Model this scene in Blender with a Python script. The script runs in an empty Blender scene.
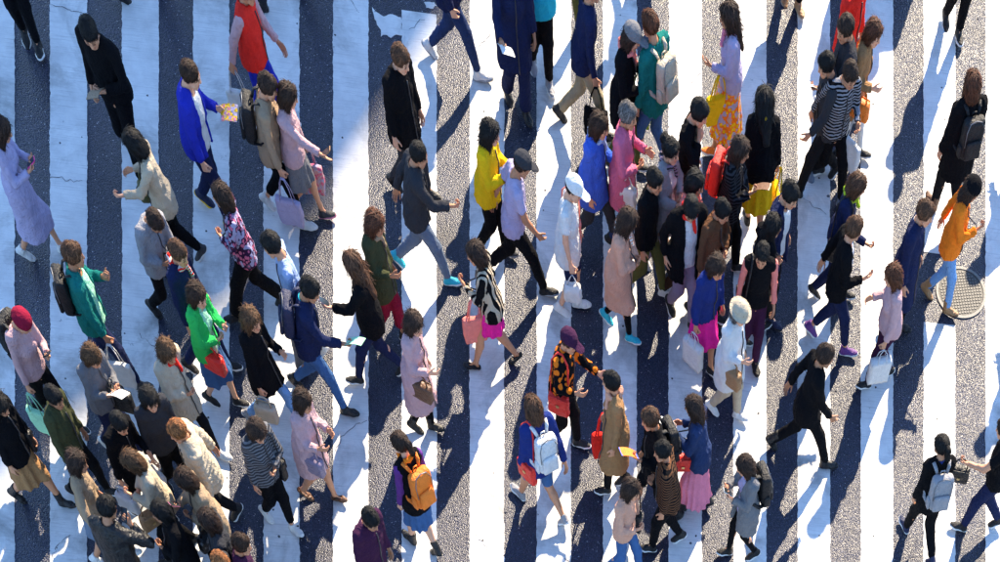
import bpy, math, random
import numpy as np
from mathutils import Matrix, Vector
R = math.radians
random.seed(7); RNG = np.random.default_rng(11)
scene = bpy.context.scene
COL = scene.collection

# ------------------------------------------------------------------ camera
# A shift lens high above the crossing: the sensor is parallel to the stripes.
CAM_H = 18.0
F_PX, U0, V0, W_PX, H_PX = 1302.0, 750.0, 1600.0, 1000.0, 562.0
TH = math.atan(0.11533)
CT, ST = math.cos(TH), math.sin(TH)
cam_d = bpy.data.cameras.new('camera'); cam = bpy.data.objects.new('camera', cam_d); COL.objects.link(cam)
cam.location = (0, 0, CAM_H); cam.rotation_euler = (0, -TH, 0)
cam_d.sensor_fit = 'HORIZONTAL'; cam_d.sensor_width = 36.0; cam_d.lens = 36.0 * F_PX / W_PX
cam_d.shift_x = (W_PX/2 - U0) / W_PX; cam_d.shift_y = (V0 - H_PX/2) / W_PX
cam_d.clip_end = 1500
scene.camera = cam

def ground(u, v, z=0.0):
    """pixel of the photograph -> place on the plane at height z"""
    a = (u - U0) / F_PX; D = CAM_H - z
    X = D * (a*CT + ST) / (CT - a*ST)
    w = X*ST + D*CT
    return X, (V0 - v) * w / F_PX

# ------------------------------------------------------------------ light
SUN_EL, SUN_AZ = 34.5, 20.0           # azimuth from +Y towards +X
SDIR = Vector((math.sin(R(SUN_AZ))*math.cos(R(SUN_EL)), math.cos(R(SUN_AZ))*math.cos(R(SUN_EL)), math.sin(R(SUN_EL))))
world = bpy.data.worlds.new('World'); scene.world = world; world.use_nodes = True
nt = world.node_tree; bg = nt.nodes['Background']
sky = nt.nodes.new('ShaderNodeTexSky'); sky.sky_type = 'NISHITA'; sky.sun_disc = False
sky.sun_elevation = R(SUN_EL); sky.sun_rotation = R(SUN_AZ)
sky.air_density = 1.0; sky.dust_density = 0.1; sky.ozone_density = 5.0
nt.links.new(sky.outputs[0], bg.inputs[0]); bg.inputs[1].default_value = 0.14
sl = bpy.data.lights.new('sun', 'SUN'); sl.energy = 4.4; sl.angle = R(0.55); sl.color = (1.0, 0.84, 0.62)
sun = bpy.data.objects.new('sun', sl); COL.objects.link(sun); sun.location = (20, 60, 50)
sun.rotation_euler = (-SDIR).to_track_quat('-Z', 'Y').to_euler()
scene.view_settings.view_transform = 'Standard'; scene.view_settings.look = 'None'
scene.view_settings.exposure = 1.7; scene.view_settings.gamma = 1.0
scene.view_settings.use_curve_mapping = False
scene.render.engine = 'CYCLES'

# ------------------------------------------------------------------ colours and materials
PAL = dict(
 black=(.009,.009,.011), jet=(.004,.004,.0055), charcoal=(.035,.036,.042), grey=(.16,.16,.17), lightgrey=(.27,.27,.29),
 white=(.66,.66,.65), cream=(.48,.40,.29), beige=(.33,.235,.15), tan=(.33,.18,.08), khaki=(.36,.29,.18), brown=(.13,.06,.03),
 darkbrown=(.045,.022,.014), auburn=(.14,.045,.018), hairbrown=(.045,.02,.010), lightbrown=(.13,.065,.028), orangehair=(.42,.16,.05),
 greyhair=(.19,.18,.18), navy=(.012,.018,.06), deepblue=(.015,.03,.16), blue=(.05,.12,.55), royal=(.02,.03,.38), paleblue=(.32,.42,.66),
 denim=(.05,.12,.28), lightdenim=(.17,.33,.60), darkdenim=(.022,.04,.11), teal=(.008,.15,.13), turquoise=(.02,.42,.55), green=(.03,.48,.10),
 mint=(.35,.72,.48), olive=(.10,.10,.03), darkolive=(.05,.055,.025), lime=(.45,.62,.03), yellow=(.80,.50,.01), orange=(.85,.20,.015),
 red=(.78,.03,.02), burgundy=(.22,.008,.03), darkred=(.25,.012,.015), pink=(.68,.22,.33), rose=(.62,.14,.24), palepink=(.52,.33,.34), magenta=(.78,.02,.30),
 lavender=(.40,.36,.53), purple=(.12,.035,.20), mauve=(.25,.20,.28), plum=(.045,.012,.04), coral=(.80,.24,.20), peach=(.60,.32,.22), silver=(.5,.5,.52), bluegrey=(.13,.17,.24))
MATS = {}

def new_mat(name, rough=.8, spec=.3):
    m = bpy.data.materials.new(name); m.use_nodes = True
    b = m.node_tree.nodes['Principled BSDF']
    b.inputs['Roughness'].default_value = rough
    b.inputs['Specular IOR Level'].default_value = spec
    return m, m.node_tree, b

def nd(t, typ, **kw):
    n = t.nodes.new(typ)
    for k, v in kw.items():
        if k.startswith('_'): setattr(n, k[1:], v)
        else: n.inputs[k.replace('__', ' ')].default_value = v
    return n

def mixc(t, fac, a, b, mode='MIX'):
    n = t.nodes.new('ShaderNodeMix'); n.data_type = 'RGBA'; n.blend_type = mode
    for sock, val in ((0, fac), (6, a), (7, b)):
        if isinstance(val, bpy.types.NodeSocket): t.links.new(val, n.inputs[sock])
        elif sock == 0: n.inputs[0].default_value = val
        else: n.inputs[sock].default_value = (*val, 1)
    return n.outputs[2]

def ramp(t, src, p0, p1, c0=(0,0,0), c1=(1,1,1)):
    n = t.nodes.new('ShaderNodeValToRGB'); e = n.color_ramp.elements
    e[0].position = p0; e[0].color = (*c0, 1); e[1].position = p1; e[1].color = (*c1, 1)
    t.links.new(src, n.inputs[0]); return n.outputs[0]

def fabric(c, kind='cloth'):
    """cloth of one colour, or ('stripe'|'bands'|'plaid'|'floral'|'camo', colour, colour)"""
    key = (c, kind)
    if key in MATS: return MATS[key]
    rough = {'cloth': .95, 'leather': .45, 'nylon': .65, 'plastic': .35, 'paper': .7}[kind]
    name = (c if isinstance(c, str) else '_'.join(c)) + '_' + kind
    m, t, b = new_mat(name, rough, .12 if kind == 'cloth' else .4)
    tc = t.nodes.new('ShaderNodeTexCoord'); P = tc.outputs['Object']
    if isinstance(c, str): base = None; col = PAL[c]
    else:
        pat, c1, c2 = c; c1 = PAL[c1]; c2 = PAL[c2]
        if pat in ('stripe', 'bands', 'plaid'):
            w = nd(t, 'ShaderNodeTexWave', Scale=(9 if pat == 'stripe' else 5.5), Distortion=.6, Detail=1.0)
            w.bands_direction = 'Z' if pat != 'bands' else 'Y'
            t.links.new(P, w.inputs['Vector']); f = ramp(t, w.outputs['Fac'], .45, .55)
            base = mixc(t, f, c1, c2)
            if pat == 'plaid':
                w2 = nd(t, 'ShaderNodeTexWave', Scale=6.0); w2.bands_direction = 'Y'; t.links.new(P, w2.inputs['Vector'])
                base = mixc(t, ramp(t, w2.outputs['Fac'], .75, .85), base, c2)
        else:
            v = nd(t, 'ShaderNodeTexVoronoi', Scale=(22 if pat == 'floral' else 12)); v.feature = 'F1'
            t.links.new(P, v.inputs['Vector'])
            base = mixc(t, ramp(t, v.outputs['Distance'], .38, .46), c2, c1)
            if pat == 'floral': base = mixc(t, ramp(t, v.outputs['Color'], .55, .65), base, PAL['lavender'])
    n1 = nd(t, 'ShaderNodeTexNoise', Scale=14.0, Detail=4.0); t.links.new(P, n1.inputs['Vector'])
    lo = mixc(t, ramp(t, n1.outputs['Fac'], .3, .75), (.90,.90,.91), (1.05,1.05,1.04))
    src = base if base is not None else col
    out = mixc(t, 1.0, src, lo, 'MULTIPLY')
    t.links.new(out, b.inputs['Base Color'])
    n2 = nd(t, 'ShaderNodeTexNoise', Scale=(260.0 if kind == 'cloth' else 60.0), Detail=2.0); t.links.new(P, n2.inputs['Vector'])
    n3 = nd(t, 'ShaderNodeTexNoise', Scale=17.0, Detail=5.0, Roughness=.45, Distortion=1.6); t.links.new(P, n3.inputs['Vector'])
    bp = nd(t, 'ShaderNodeBump', Strength=.25, Distance=.004); t.links.new(n2.outputs['Fac'], bp.inputs['Height'])
    bp2 = nd(t, 'ShaderNodeBump', Strength=(.8 if kind != 'plastic' else .25), Distance=.025); t.links.new(n3.outputs['Fac'], bp2.inputs['Height'])
    t.links.new(bp.outputs[0], bp2.inputs['Normal']); t.links.new(bp2.outputs[0], b.inputs['Normal'])
    MATS[key] = m; return m

def hair_mat(c):
    key = ('hair', c)
    if key in MATS: return MATS[key]
    m, t, b = new_mat(c + '_hair', .6, .25)
    tc = t.nodes.new('ShaderNodeTexCoord'); mp = nd(t, 'ShaderNodeMapping'); mp.inputs['Scale'].default_value = (95, 95, 9)
    t.links.new(tc.outputs['Object'], mp.inputs['Vector'])
    n = nd(t, 'ShaderNodeTexNoise', Scale=1.6, Detail=4.0); t.links.new(mp.outputs[0], n.inputs['Vector'])
    col = tuple(x*.55 for x in PAL[c])
    gi = t.nodes.new('ShaderNodeNewGeometry')
    hc = mixc(t, ramp(t, n.outputs['Fac'], .35, .7), tuple(x*.55 for x in col), tuple(min(1, x*1.6+.003) for x in col))
    t.links.new(mixc(t, 1.0, hc, mixc(t, gi.outputs['Random Per Island'], (.45,.45,.45), (1.9,1.8,1.7)), 'MULTIPLY'), b.inputs['Base Color'])
    bp = nd(t, 'ShaderNodeBump', Strength=.8, Distance=.01); t.links.new(n.outputs['Fac'], bp.inputs['Height']); t.links.new(bp.outputs[0], b.inputs['Normal'])
    MATS[key] = m; return m

def skin_mat(i):
    key = ('skin', i)
    if key in MATS: return MATS[key]
    col = [(.60,.29,.165), (.52,.24,.13), (.66,.35,.22), (.42,.19,.10)][i]
    m, t, b = new_mat('skin', .5, .4)
    a = t.nodes.new('ShaderNodeVertexColor'); a.layer_name = 'tint'
    tc = t.nodes.new('ShaderNodeTexCoord'); n = nd(t, 'ShaderNodeTexNoise', Scale=30.0, Detail=3.0); t.links.new(tc.outputs['Object'], n.inputs['Vector'])
    c = mixc(t, ramp(t, n.outputs['Fac'], .3, .7), tuple(x*.9 for x in col), tuple(x*1.06 for x in col))
    t.links.new(mixc(t, 1.0, c, a.outputs[0], 'MULTIPLY'), b.inputs['Base Color'])
    b.inputs['Subsurface Weight'].default_value = 0.0
    MATS[key] = m; return m

def plain(name, col, rough=.5, metal=0.0, bump=0.0, scale=80.0):
    key = ('plain', name)
    if key in MATS: return MATS[key]
    m, t, b = new_mat(name, rough, .4); b.inputs['Metallic'].default_value = metal
    tc = t.nodes.new('ShaderNodeTexCoord'); n = nd(t, 'ShaderNodeTexNoise', Scale=scale, Detail=4.0); t.links.new(tc.outputs['Object'], n.inputs['Vector'])
    t.links.new(mixc(t, ramp(t, n.outputs['Fac'], .3, .7), tuple(x*.8 for x in col), tuple(min(1, x*1.12) for x in col)), b.inputs['Base Color'])
    if bump:
        bp = nd(t, 'ShaderNodeBump', Strength=bump, Distance=.01); t.links.new(n.outputs['Fac'], bp.inputs['Height']); t.links.new(bp.outputs[0], b.inputs['Normal'])
    MATS[key] = m; return m

# ------------------------------------------------------------------ small mesh helpers
def mesh_of(name, V, Fc, smooth=True):
    me = bpy.data.meshes.new(name)
    V = np.asarray(V, dtype=np.float32)
    if isinstance(Fc, np.ndarray):
        n = Fc.shape[1]; me.vertices.add(len(V)); me.vertices.foreach_set('co', V.ravel())
        me.loops.add(Fc.size); me.loops.foreach_set('vertex_index', Fc.ravel().astype(np.int32))
        me.polygons.add(len(Fc)); me.polygons.foreach_set('loop_start', np.arange(0, Fc.size, n, dtype=np.int32))
        me.polygons.foreach_set('loop_total', np.full(len(Fc), n, dtype=np.int32))
        me.update(calc_edges=True)
    else:
        me.from_pydata([tuple(map(float, v)) for v in V], [], Fc)
    if smooth: me.polygons.foreach_set('use_smooth', np.ones(len(me.polygons), dtype=bool))
    me.validate(clean_customdata=False); me.update(); return me

def link(name, me, mat, parent=None, mw=None):
    o = bpy.data.objects.new(name, me); COL.objects.link(o)
    if me is not None and mat is not None:
        if len(me.materials) == 0: me.materials.append(None)
        o.material_slots[0].link = 'OBJECT'; o.material_slots[0].material = mat
    if parent is not None: o.parent = parent
    if mw is not None: o.matrix_local = mw
    return o

def box_vf(lo, hi):
    x0,y0,z0 = lo; x1,y1,z1 = hi
    V = [(x0,y0,z0),(x1,y0,z0),(x1,y1,z0),(x0,y1,z0),(x0,y0,z1),(x1,y0,z1),(x1,y1,z1),(x0,y1,z1)]
    return V, [(0,3,2,1),(4,5,6,7),(0,1,5,4),(1,2,6,5),(2,3,7,6),(3,0,4,7)]

def tube_vf(pts, r, n=6, flat=1.0):
    pts = [np.array(p, float) for p in pts]; V = []; Fc = []
    up0 = np.array((0.13, .21, .97))
    for i, p in enumerate(pts):
        d = pts[min(i+1, len(pts)-1)] - pts[max(i-1, 0)]; d /= np.linalg.norm(d) + 1e-9
        a = np.cross(d, up0 if abs(d @ up0) < .95 else (1,0,0)); a /= np.linalg.norm(a); b = np.cross(d, a)
        rr = r[i] if isinstance(r, (list, tuple)) else r
        for k in range(n):
            t = 2*math.pi*k/n; V.append(p + a*math.cos(t)*rr + b*math.sin(t)*rr*flat)
    for i in range(len(pts)-1):
        for k in range(n):
            k2 = (k+1) % n; Fc.append((i*n+k, i*n+k2, (i+1)*n+k2, (i+1)*n+k))
    Fc.append(tuple(range(n))[::-1]); Fc.append(tuple(range((len(pts)-1)*n, len(pts)*n)))
    return V, Fc

def join(*vfs):
    V = []; Fc = []
    for v, f in vfs:
        o = len(V); V += [tuple(p) for p in v]; Fc += [tuple(i+o for i in q) for q in f]
    return V, Fc

# ------------------------------------------------------------------ implicit surfaces: smooth unions of tapered limbs, meshed with surface nets
class Field:
    def __init__(s, lo, hi, cell):
        s.c = cell; s.lo = np.array(lo, float) - 2*cell
        s.n = np.ceil((np.array(hi, float) + 2*cell - s.lo) / cell).astype(int) + 1
        s.g = np.full(s.n, .5, np.float32)
        s.ax = [(s.lo[i] + cell*np.arange(s.n[i])).astype(np.float32) for i in range(3)]
    def win(s, lo, hi):
        a = np.clip(np.floor((lo - s.lo)/s.c).astype(int), 0, s.n); b = np.clip(np.ceil((hi - s.lo)/s.c).astype(int) + 1, 0, s.n)
        return tuple(slice(int(a[i]), int(b[i])) for i in range(3))
    def dist(s, a, b, ra, rb, q, pad, cap):
        a = np.array(a, float); b = np.array(b, float); q = np.array(q, float)
        m = np.maximum(ra, rb)*q + pad
        w = s.win(np.minimum(a, b) - m, np.maximum(a, b) + m)
        X = s.ax[0][w[0]][:, None, None]; Y = s.ax[1][w[1]][None, :, None]; Z = s.ax[2][w[2]][None, None, :]
        if X.size*Y.size*Z.size == 0: return None, None
        px, py, pz = (X-a[0])/q[0], (Y-a[1])/q[1], (Z-a[2])/q[2]
        d = (b - a)/q; L2 = float(d @ d)
        if L2 < 1e-10:
            D = np.sqrt(px*px + py*py + pz*pz) - ra
        else:
            t = np.clip((px*d[0] + py*d[1] + pz*d[2])/L2, 0, 1)
            D = np.sqrt((px-t*d[0])**2 + (py-t*d[1])**2 + (pz-t*d[2])**2) - (ra + (rb-ra)*t)
        D = D*float(q.min()**.5)
        if cap:
            e = (b - a)/np.linalg.norm(b - a)
            D = np.maximum(D, (X-b[0])*e[0] + (Y-b[1])*e[1] + (Z-b[2])*e[2])
        return w, D
    def add(s, a, b, ra, rb=None, k=.025, q=(1,1,1), cap=False):
        w, D = s.dist(a, b, ra, ra if rb is None else rb, q, k + 2*s.c, cap)
        if w is None: return
        g = s.g[w]; h = np.clip(.5 + .5*(g - D)/k, 0, 1); s.g[w] = g*(1-h) + D*h - k*h*(1-h)
    def sub(s, a, b, ra, rb=None, q=(1,1,1), k=.01):
        w, D = s.dist(a, b, ra, ra if rb is None else rb, q, k + 2*s.c, False)
        if w is None: return
        D = -D; g = s.g[w]; h = np.clip(.5 - .5*(g - D)/k, 0, 1); s.g[w] = g*(1-h) + D*h + k*h*(1-h)
    def cut(s, p, n):
        """throw away what lies on the side n points to"""
        n = np.array(n, float); n /= np.linalg.norm(n)
        s.g = np.maximum(s.g, ((s.ax[0]-p[0])*n[0])[:,None,None] + ((s.ax[1]-p[1])*n[1])[None,:,None] + ((s.ax[2]-p[2])*n[2])[None,None,:]).astype(np.float32)
    def subbox(s, lo, hi):
        w = s.win(np.array(lo, float), np.array(hi, float)); s.g[w] = np.maximum(s.g[w], .6*s.c)
    def mesh(s):
        g = s.g; ins = g < 0
        cnt = np.zeros(tuple(np.array(g.shape)-1), np.int8)
        for i in (0,1):
            for j in (0,1):
                for k in (0,1):
                    cnt += ins[i:g.shape[0]-1+i, j:g.shape[1]-1+j, k:g.shape[2]-1+k]
        act = (cnt > 0) & (cnt < 8); idx = np.argwhere(act)
        vid = np.full(act.shape, -1, np.int32); vid[act] = np.arange(len(idx))
        cv = {}
        for i in (0,1):
            for j in (0,1):
                for k in (0,1): cv[i,j,k] = g[idx[:,0]+i, idx[:,1]+j, idx[:,2]+k]
        acc = np.zeros((len(idx), 3)); num = np.zeros(len(idx))
        for a in cv:
            for ax in range(3):
                if a[ax]: continue
                b = list(a); b[ax] = 1; b = tuple(b)
                ga, gb = cv[a], cv[b]; x = (ga < 0) != (gb < 0)
                t = np.where(x, ga/np.where(x, ga-gb, 1), 0)
                p = np.tile(np.array(a, float), (len(idx), 1)); p[:,ax] += t
                acc += p*x[:,None]; num += x
        V = s.lo + s.c*(idx + acc/num[:,None])
        Q = []
        for ax in range(3):
            sl0 = [slice(None)]*3; sl1 = [slice(None)]*3; sl0[ax] = slice(0, -1); sl1[ax] = slice(1, None)
            A = ins[tuple(sl0)]; B = ins[tuple(sl1)]
            e = np.argwhere(A != B); u, v = (ax+1) % 3, (ax+2) % 3
            ok = (e[:,u] > 0) & (e[:,v] > 0) & (e[:,u] < g.shape[u]-1) & (e[:,v] < g.shape[v]-1); e = e[ok]
            def at(du, dv):
                c = e.copy(); c[:,u] += du; c[:,v] += dv; return vid[c[:,0], c[:,1], c[:,2]]
            q = np.stack([at(-1,-1), at(0,-1), at(0,0), at(-1,0)], 1)
            fl = ~A[e[:,0], e[:,1], e[:,2]]; q[fl] = q[fl][:, ::-1]; Q.append(q)
        return V, np.concatenate(Q)

def normals(V, Q):
    n = np.cross(V[Q[:,2]]-V[Q[:,0]], V[Q[:,3]]-V[Q[:,1]]); N = np.zeros_like(V)
    for i in range(4): np.add.at(N, Q[:,i], n)
    return N/(np.linalg.norm(N, axis=1, keepdims=True) + 1e-12)

def folds(V, Q, amp, freq=34.0, seed=0, stretch=(1,1,.55)):
    """push cloth in and out in soft creases"""
    r = np.random.default_rng(seed); N = normals(V, Q); P = V*np.array(stretch); s = np.zeros(len(V))
    for o in range(6):
        d = r.normal(size=3); d /= np.linalg.norm(d); f = freq*(.6 + 1.3*r.random())
        w = P @ d*f + 1.6*np.sin(P @ r.normal(size=3)*freq*.35 + r.random()*6)
        s += (1 - np.abs(np.sin(w))**.6*2)*(.35 + .4*r.random())
    return V + N*(s*amp*.5)[:,None]

# ------------------------------------------------------------------ shapes shared by many people: head, hands, hair, shoes
def head_template():
    f = Field((-.13,-.10,-.17), (.13,.10,.13), .0105)
    f.add((-.012,0,.032), (-.012,0,.032), .083, q=(1.12,.92,1.02), k=.02)
    f.add((.030,0,.012), (.046,0,-.072), .062, .040, k=.035, q=(1,.98,1))
    f.add((.066,0,-.092), (.066,0,-.092), .020, k=.03, q=(1,1.2,.9))
    for s in (-1, 1):
        f.add((.058,s*.040,-.012), (.058,s*.040,-.012), .026, k=.02)
        f.add((.035,s*.050,-.055), (.060,s*.020,-.090), .022, .016, k=.02)
        f.add((-.006,s*.078,.004), (-.010,s*.076,-.026), .020, .014, q=(1,.45,1), k=.006)
        f.add((.074,s*.030,.034), (.070,s*.050,.030), .012, .009, k=.015)
        f.sub((.102,s*.031,.010), (.102,s*.031,.010), .017, q=(1,1.2,.8), k=.01)
        f.add((.076,s*.031,.010), (.076,s*.031,.010), .0125, k=.004)
    f.add((.086,0,.022), (.107,0,-.020), .008, .0115, k=.012)
    for s in (-1, 1): f.add((.098,s*.011,-.024), (.098,s*.011,-.024), .008, k=.006)
    f.add((.090,-.018,-.049), (.090,.018,-.049), .0085, k=.006); f.add((.090,-.014,-.059), (.090,.014,-.059), .0085, k=.006)
    f.add((-.025,0,-.05), (-.035,0,-.16), .052, .055, k=.03)
    V, Q = f.mesh()
    T = np.ones((len(V), 3), np.float32)
    ay = np.abs(V[:,1])
    lip = (V[:,0] > .082) & (ay < .026) & (np.abs(V[:,2]+.054) < .012); T[lip] = (.85,.55,.55)
    for s in (-1, 1):
        e = V - np.array((.086, s*.031, .010)); T[(np.abs(e[:,1]) < .015) & (np.abs(e[:,2]) < .0075) & (V[:,0] > .07)] = (.10,.10,.11)
    T[(np.abs(V[:,2]-.036) < .0062) & (ay > .014) & (ay < .050) & (V[:,0] > .055)] = (.16,.14,.13)
    ck = (V[:,0] > .05) & (ay > .02) & (ay < .06) & (np.abs(V[:,2]+.025) < .02); T[ck] *= (1.02,.88,.86)
    return V, Q, T

def hand_template(curl):
    f = Field((-.03,-.06,-.03), (.20,.09,.09), .0080)
    f.add((-.03,0,0), (.01,0,0), .026, .025, q=(1,1,.75), k=.01)
    ys = (.030,.010,-.010,-.029); L = ((.040,.025,.020),(.045,.028,.021),(.041,.026,.020),(.032,.020,.018))
    for y, l in zip(ys, L):
        f.add((.008,y*.45,0), (.088,y,0), .017, .0125, k=.014, q=(1,1,.8))
    for i, (y, l) in enumerate(zip(ys, L)):
        p = np.array((.088, y, 0.)); a = curl*(.9 + .12*i); ang = a; r = .0092 if i < 3 else .0082
        for j in range(3):
            d = np.array((math.cos(ang), y*.9*(1 if curl < .9 else .2), math.sin(ang))); d /= np.linalg.norm(d)
            e = p + d*l[j]; f.add(p, e, r, r*.92, k=.004); p = e; r *= .93; ang += a*.95
    p = np.array((.018,.022,.004)); d1 = np.array((.62,.70,.28)); d1 /= np.linalg.norm(d1)
    e = p + d1*.045; f.add(p, e, .015, .0115, k=.012); d2 = np.array((.85,.30,.25 + .35*curl)); d2 /= np.linalg.norm(d2)
    m = e + d2*.032; f.add(e, m, .0105, .0095, k=.004); d3 = np.array((.9,.05,.3 + .4*curl)); d3 /= np.linalg.norm(d3); f.add(m, m + d3*.024, .0095, .008, k=.004)
    return f.mesh()

HEAD = head_template(); HANDS = {'open': hand_template(.48), 'grip': hand_template(.95), 'flat': hand_template(.10)}

def hair_shape(style):
    f = Field((-.24,-.14,-.42), (.13,.14,.18), .010)
    c = (-.020,0,.036)
    f.add(c, c, .093, q=(1.10,.94,1.0), k=.02)
    if style == 'short':
        f.add((.035,0,.085), (-.03,0,.105), .045, .04, k=.03); f.add((.05,.03,.082), (.05,-.03,.082), .022, k=.02)
        f.cut((0,0,-.055), (0,0,-1)); f.sub((.03,.1,-.05), (.03,-.1,-.05), .052, k=.01); f.sub((.125,0,-.02), (.125,0,-.02), .085, q=(1,.92,1.05), k=.012)
    elif style == 'crop':
        f.cut((-.02,0,-.03), (.25,0,-1)); f.sub((.03,.1,-.03), (.03,-.1,-.03), .05, k=.01); f.sub((.13,0,.0), (.13,0,.0), .085, q=(1,.95,1.05), k=.012)
    else:
        lock = {'bob': -.10, 'mid': -.17, 'long': -.24, 'pony': -.02, 'bun': -.02}[style]
        if lock < -.05:
            for s in (-1, 1): f.add((-.01,s*.072,.03), (.000,s*.082,lock), .036, .022, k=.03, q=(1.25,.8,1)); f.add((-.05,s*.06,0), (-.07,s*.055,lock), .045, .03, k=.03)
            f.add((-.075,0,.01), (-.085,0,lock), .062, .045, k=.03, q=(.8,1.15,1))
        if style == 'long': f.add((-.085,0,-.1), (-.115,0,-.36), .058, .035, k=.03, q=(.62,1.4,1))
        if style == 'pony': f.add((-.10,0,.06), (-.14,0,.03), .026, .034, k=.01); f.add((-.14,0,.03), (-.165,0,-.19), .034, .018, k=.01)
        if style == 'bun': f.add((-.115,0,.075), (-.115,0,.075), .047, k=.008)
        if lock > -.05: f.cut((-.02,0,-.06), (.2,0,-1)); f.sub((.03,.1,-.04), (.03,-.1,-.04), .048, k=.01)
        f.sub((.125,0,-.035), (.125,0,-.12), .083, .07, q=(1,.82,1.1), k=.012)
        f.add((.045,.045,.082), (.062,-.03,.075), .020, .016, k=.02)
    V, Q = f.mesh(); N = normals(V, Q)
    th = np.arctan2(V[:,1], V[:,0]+.03); r = np.random.default_rng(len(style))
    s = np.sin(th*23 + 9*V[:,2] + 2*np.sin(V[:,2]*40)) + .7*np.sin(th*41 - 14*V[:,2] + 1) + .25*np.sin(th*9+V[:,2]*60)
    V = V + N*(s*.0024 + r.normal(size=len(V))*.0008)[:,None]
    # loose locks that follow the head and stray at the ends
    from mathutils.kdtree import KDTree
    N = normals(V, Q); kd = KDTree(len(V))
    for i, c_ in enumerate(V): kd.insert(c_, i)
    kd.balance(); SV = []; SF = []; rr = random.Random(len(style)*7)
    low = {'short': 4, 'crop': 3, 'bob': 7, 'mid': 8, 'long': 10, 'pony': 5, 'bun': 5}[style]
    cand = [i for i in range(len(V)) if V[i,2] > -.10 and V[i,0] < .09]
    for _ in range(900):
        i = rr.choice(cand); q_ = np.array(V[i]); d0 = np.array((-.2 + rr.gauss(0,.5), rr.gauss(0,.6), -1.)); pts = []; lift = rr.uniform(.001, .008); stray = rr.random() < .22
        for st in range(low):
            _, j, _ = kd.find(q_); n_ = N[j]; t_ = d0 - n_*(d0 @ n_); t_ /= np.linalg.norm(t_) + 1e-6
            if st == 0 and V[j,2] > .085: t_ = np.array((rr.gauss(.2,.7), rr.gauss(0,.7), 0)); t_ -= n_*(t_ @ n_); t_ /= np.linalg.norm(t_) + 1e-6
            pts.append(V[j]*.4 + q_*.6 + n_*(lift + (.0016*st*st*.4 if stray else 0))); q_ = q_ + t_*.019 + np.array((rr.gauss(0,.0015), rr.gauss(0,.0015), 0))
        w_ = rr.uniform(.002, .0055)
        for st, c_ in enumerate(pts):
            t_ = pts[min(st+1, low-1)] - pts[max(st-1, 0)]; _, j, _ = kd.find(c_); s_ = np.cross(t_, N[j]); s_ /= np.linalg.norm(s_) + 1e-6; ww = w_*(1 - (st/(low-.5))**2) + .0004
            SV += [c_ - s_*ww, c_ + s_*ww]
            if st: m_ = len(V) + len(SV); SF.append((m_-4, m_-3, m_-1, m_-2))
    V = np.concatenate([V, np.array(SV)]); Q = np.concatenate([Q, np.array(SF, Q.dtype)])
    return mesh_of('hair_' + style, V, Q)
HAIR = {}
def hair_mesh(style):
    if style not in HAIR: HAIR[style] = hair_shape(style)
    return HAIR[style]

def shoe_shape(kind):
    up = Field((-.10,-.07,-.11), (.21,.07,.13), .0085); so = Field((-.10,-.07,-.11), (.21,.07,.0), .0085)
    heel = .05 if kind == 'pump' else 0.0
    def outline(f, r, z, k=.02):
        f.add((-.045,0,z), (.02,0,z), r*.82, r*.78, k=k, q=(1,1,.45)); f.add((.02,0,z), (.105,.004,z), r*.78, r, k=k, q=(1,1,.45)); f.add((.105,.004,z), (.160,.0,z), r, r*.72, k=k, q=(1,1,.45))
    outline(up, .044, -.062)
    if kind == 'boot': up.add((-.02,0,-.04), (-.008,0,.11), .052, .056, k=.03, cap=True); up.add((.0,0,-.03), (.09,0,-.052), .042, .032, k=.03)
    elif kind == 'pump': pass
    else: up.add((-.022,0,-.05), (-.008,0,.022), .046, .047, k=.025, cap=True); up.add((.0,0,-.035), (.09,0,-.055), .038, .030, k=.03)
    if kind == 'pump': up.sub((-.03,0,-.035), (.07,0,-.04), .036, .036, k=.01)
    outline(so, .0535 if kind == 'sneaker' else .047, -.076); so.cut((0,0,-.09), (0,0,-1)); so.cut((0,0,-.060 if kind == 'sneaker' else -.072), (0,0,1))
    if kind in ('dress', 'boot'): pass
    a = up.mesh(); b = so.mesh()
    return mesh_of('shoe_' + kind, *a), mesh_of('sole_' + kind, *b)
SHOES = {}

# ------------------------------------------------------------------ things that people carry (each a thing of its own)
def rbox(lo, hi, cell, r=.02, taper=1.0, seed=1, amp=.004, bulge=0.0):
    """rounded, slightly slumped box"""
    lo = np.array(lo, float); hi = np.array(hi, float); nx = [max(2, int((hi[i]-lo[i])/cell)) for i in range(3)]
    c = (lo+hi)/2; h = (hi-lo)/2
    vid = {}; V = []; Q = []
    def vert(i, j, k):
        if (i,j,k) not in vid:
            p = np.array((i/nx[0]*2-1, j/nx[1]*2-1, k/nx[2]*2-1))*h
            inn = np.clip(p, -(h-r), h-r); d = p - inn; n = np.linalg.norm(d)
            if n > r: p = inn + d/n*r
            t = (p[2]/h[2]+1)/2; p[:2] *= taper + (1-taper)*t
            p = p*(1 + bulge*np.array((1,1,0))*(1-(2*t-1)**2))
            vid[(i,j,k)] = len(V); V.append(p + c)
        return vid[(i,j,k)]
    for ax in range(3):
        u, v = (ax+1) % 3, (ax+2) % 3
        for side in (0, nx[ax]):
            for a in range(nx[u]):
                for b in range(nx[v]):
                    q = []
                    for da, db in ((0,0),(1,0),(1,1),(0,1)):
                        ijk = [0,0,0]; ijk[ax] = side; ijk[u] = a+da; ijk[v] = b+db; q.append(vert(*ijk))
                    Q.append(q if side else q[::-1])
    V = np.array(V); Q = np.array(Q, np.int32)
    if amp: V = folds(V, Q, amp, 30, seed)
    return V, Q

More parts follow.
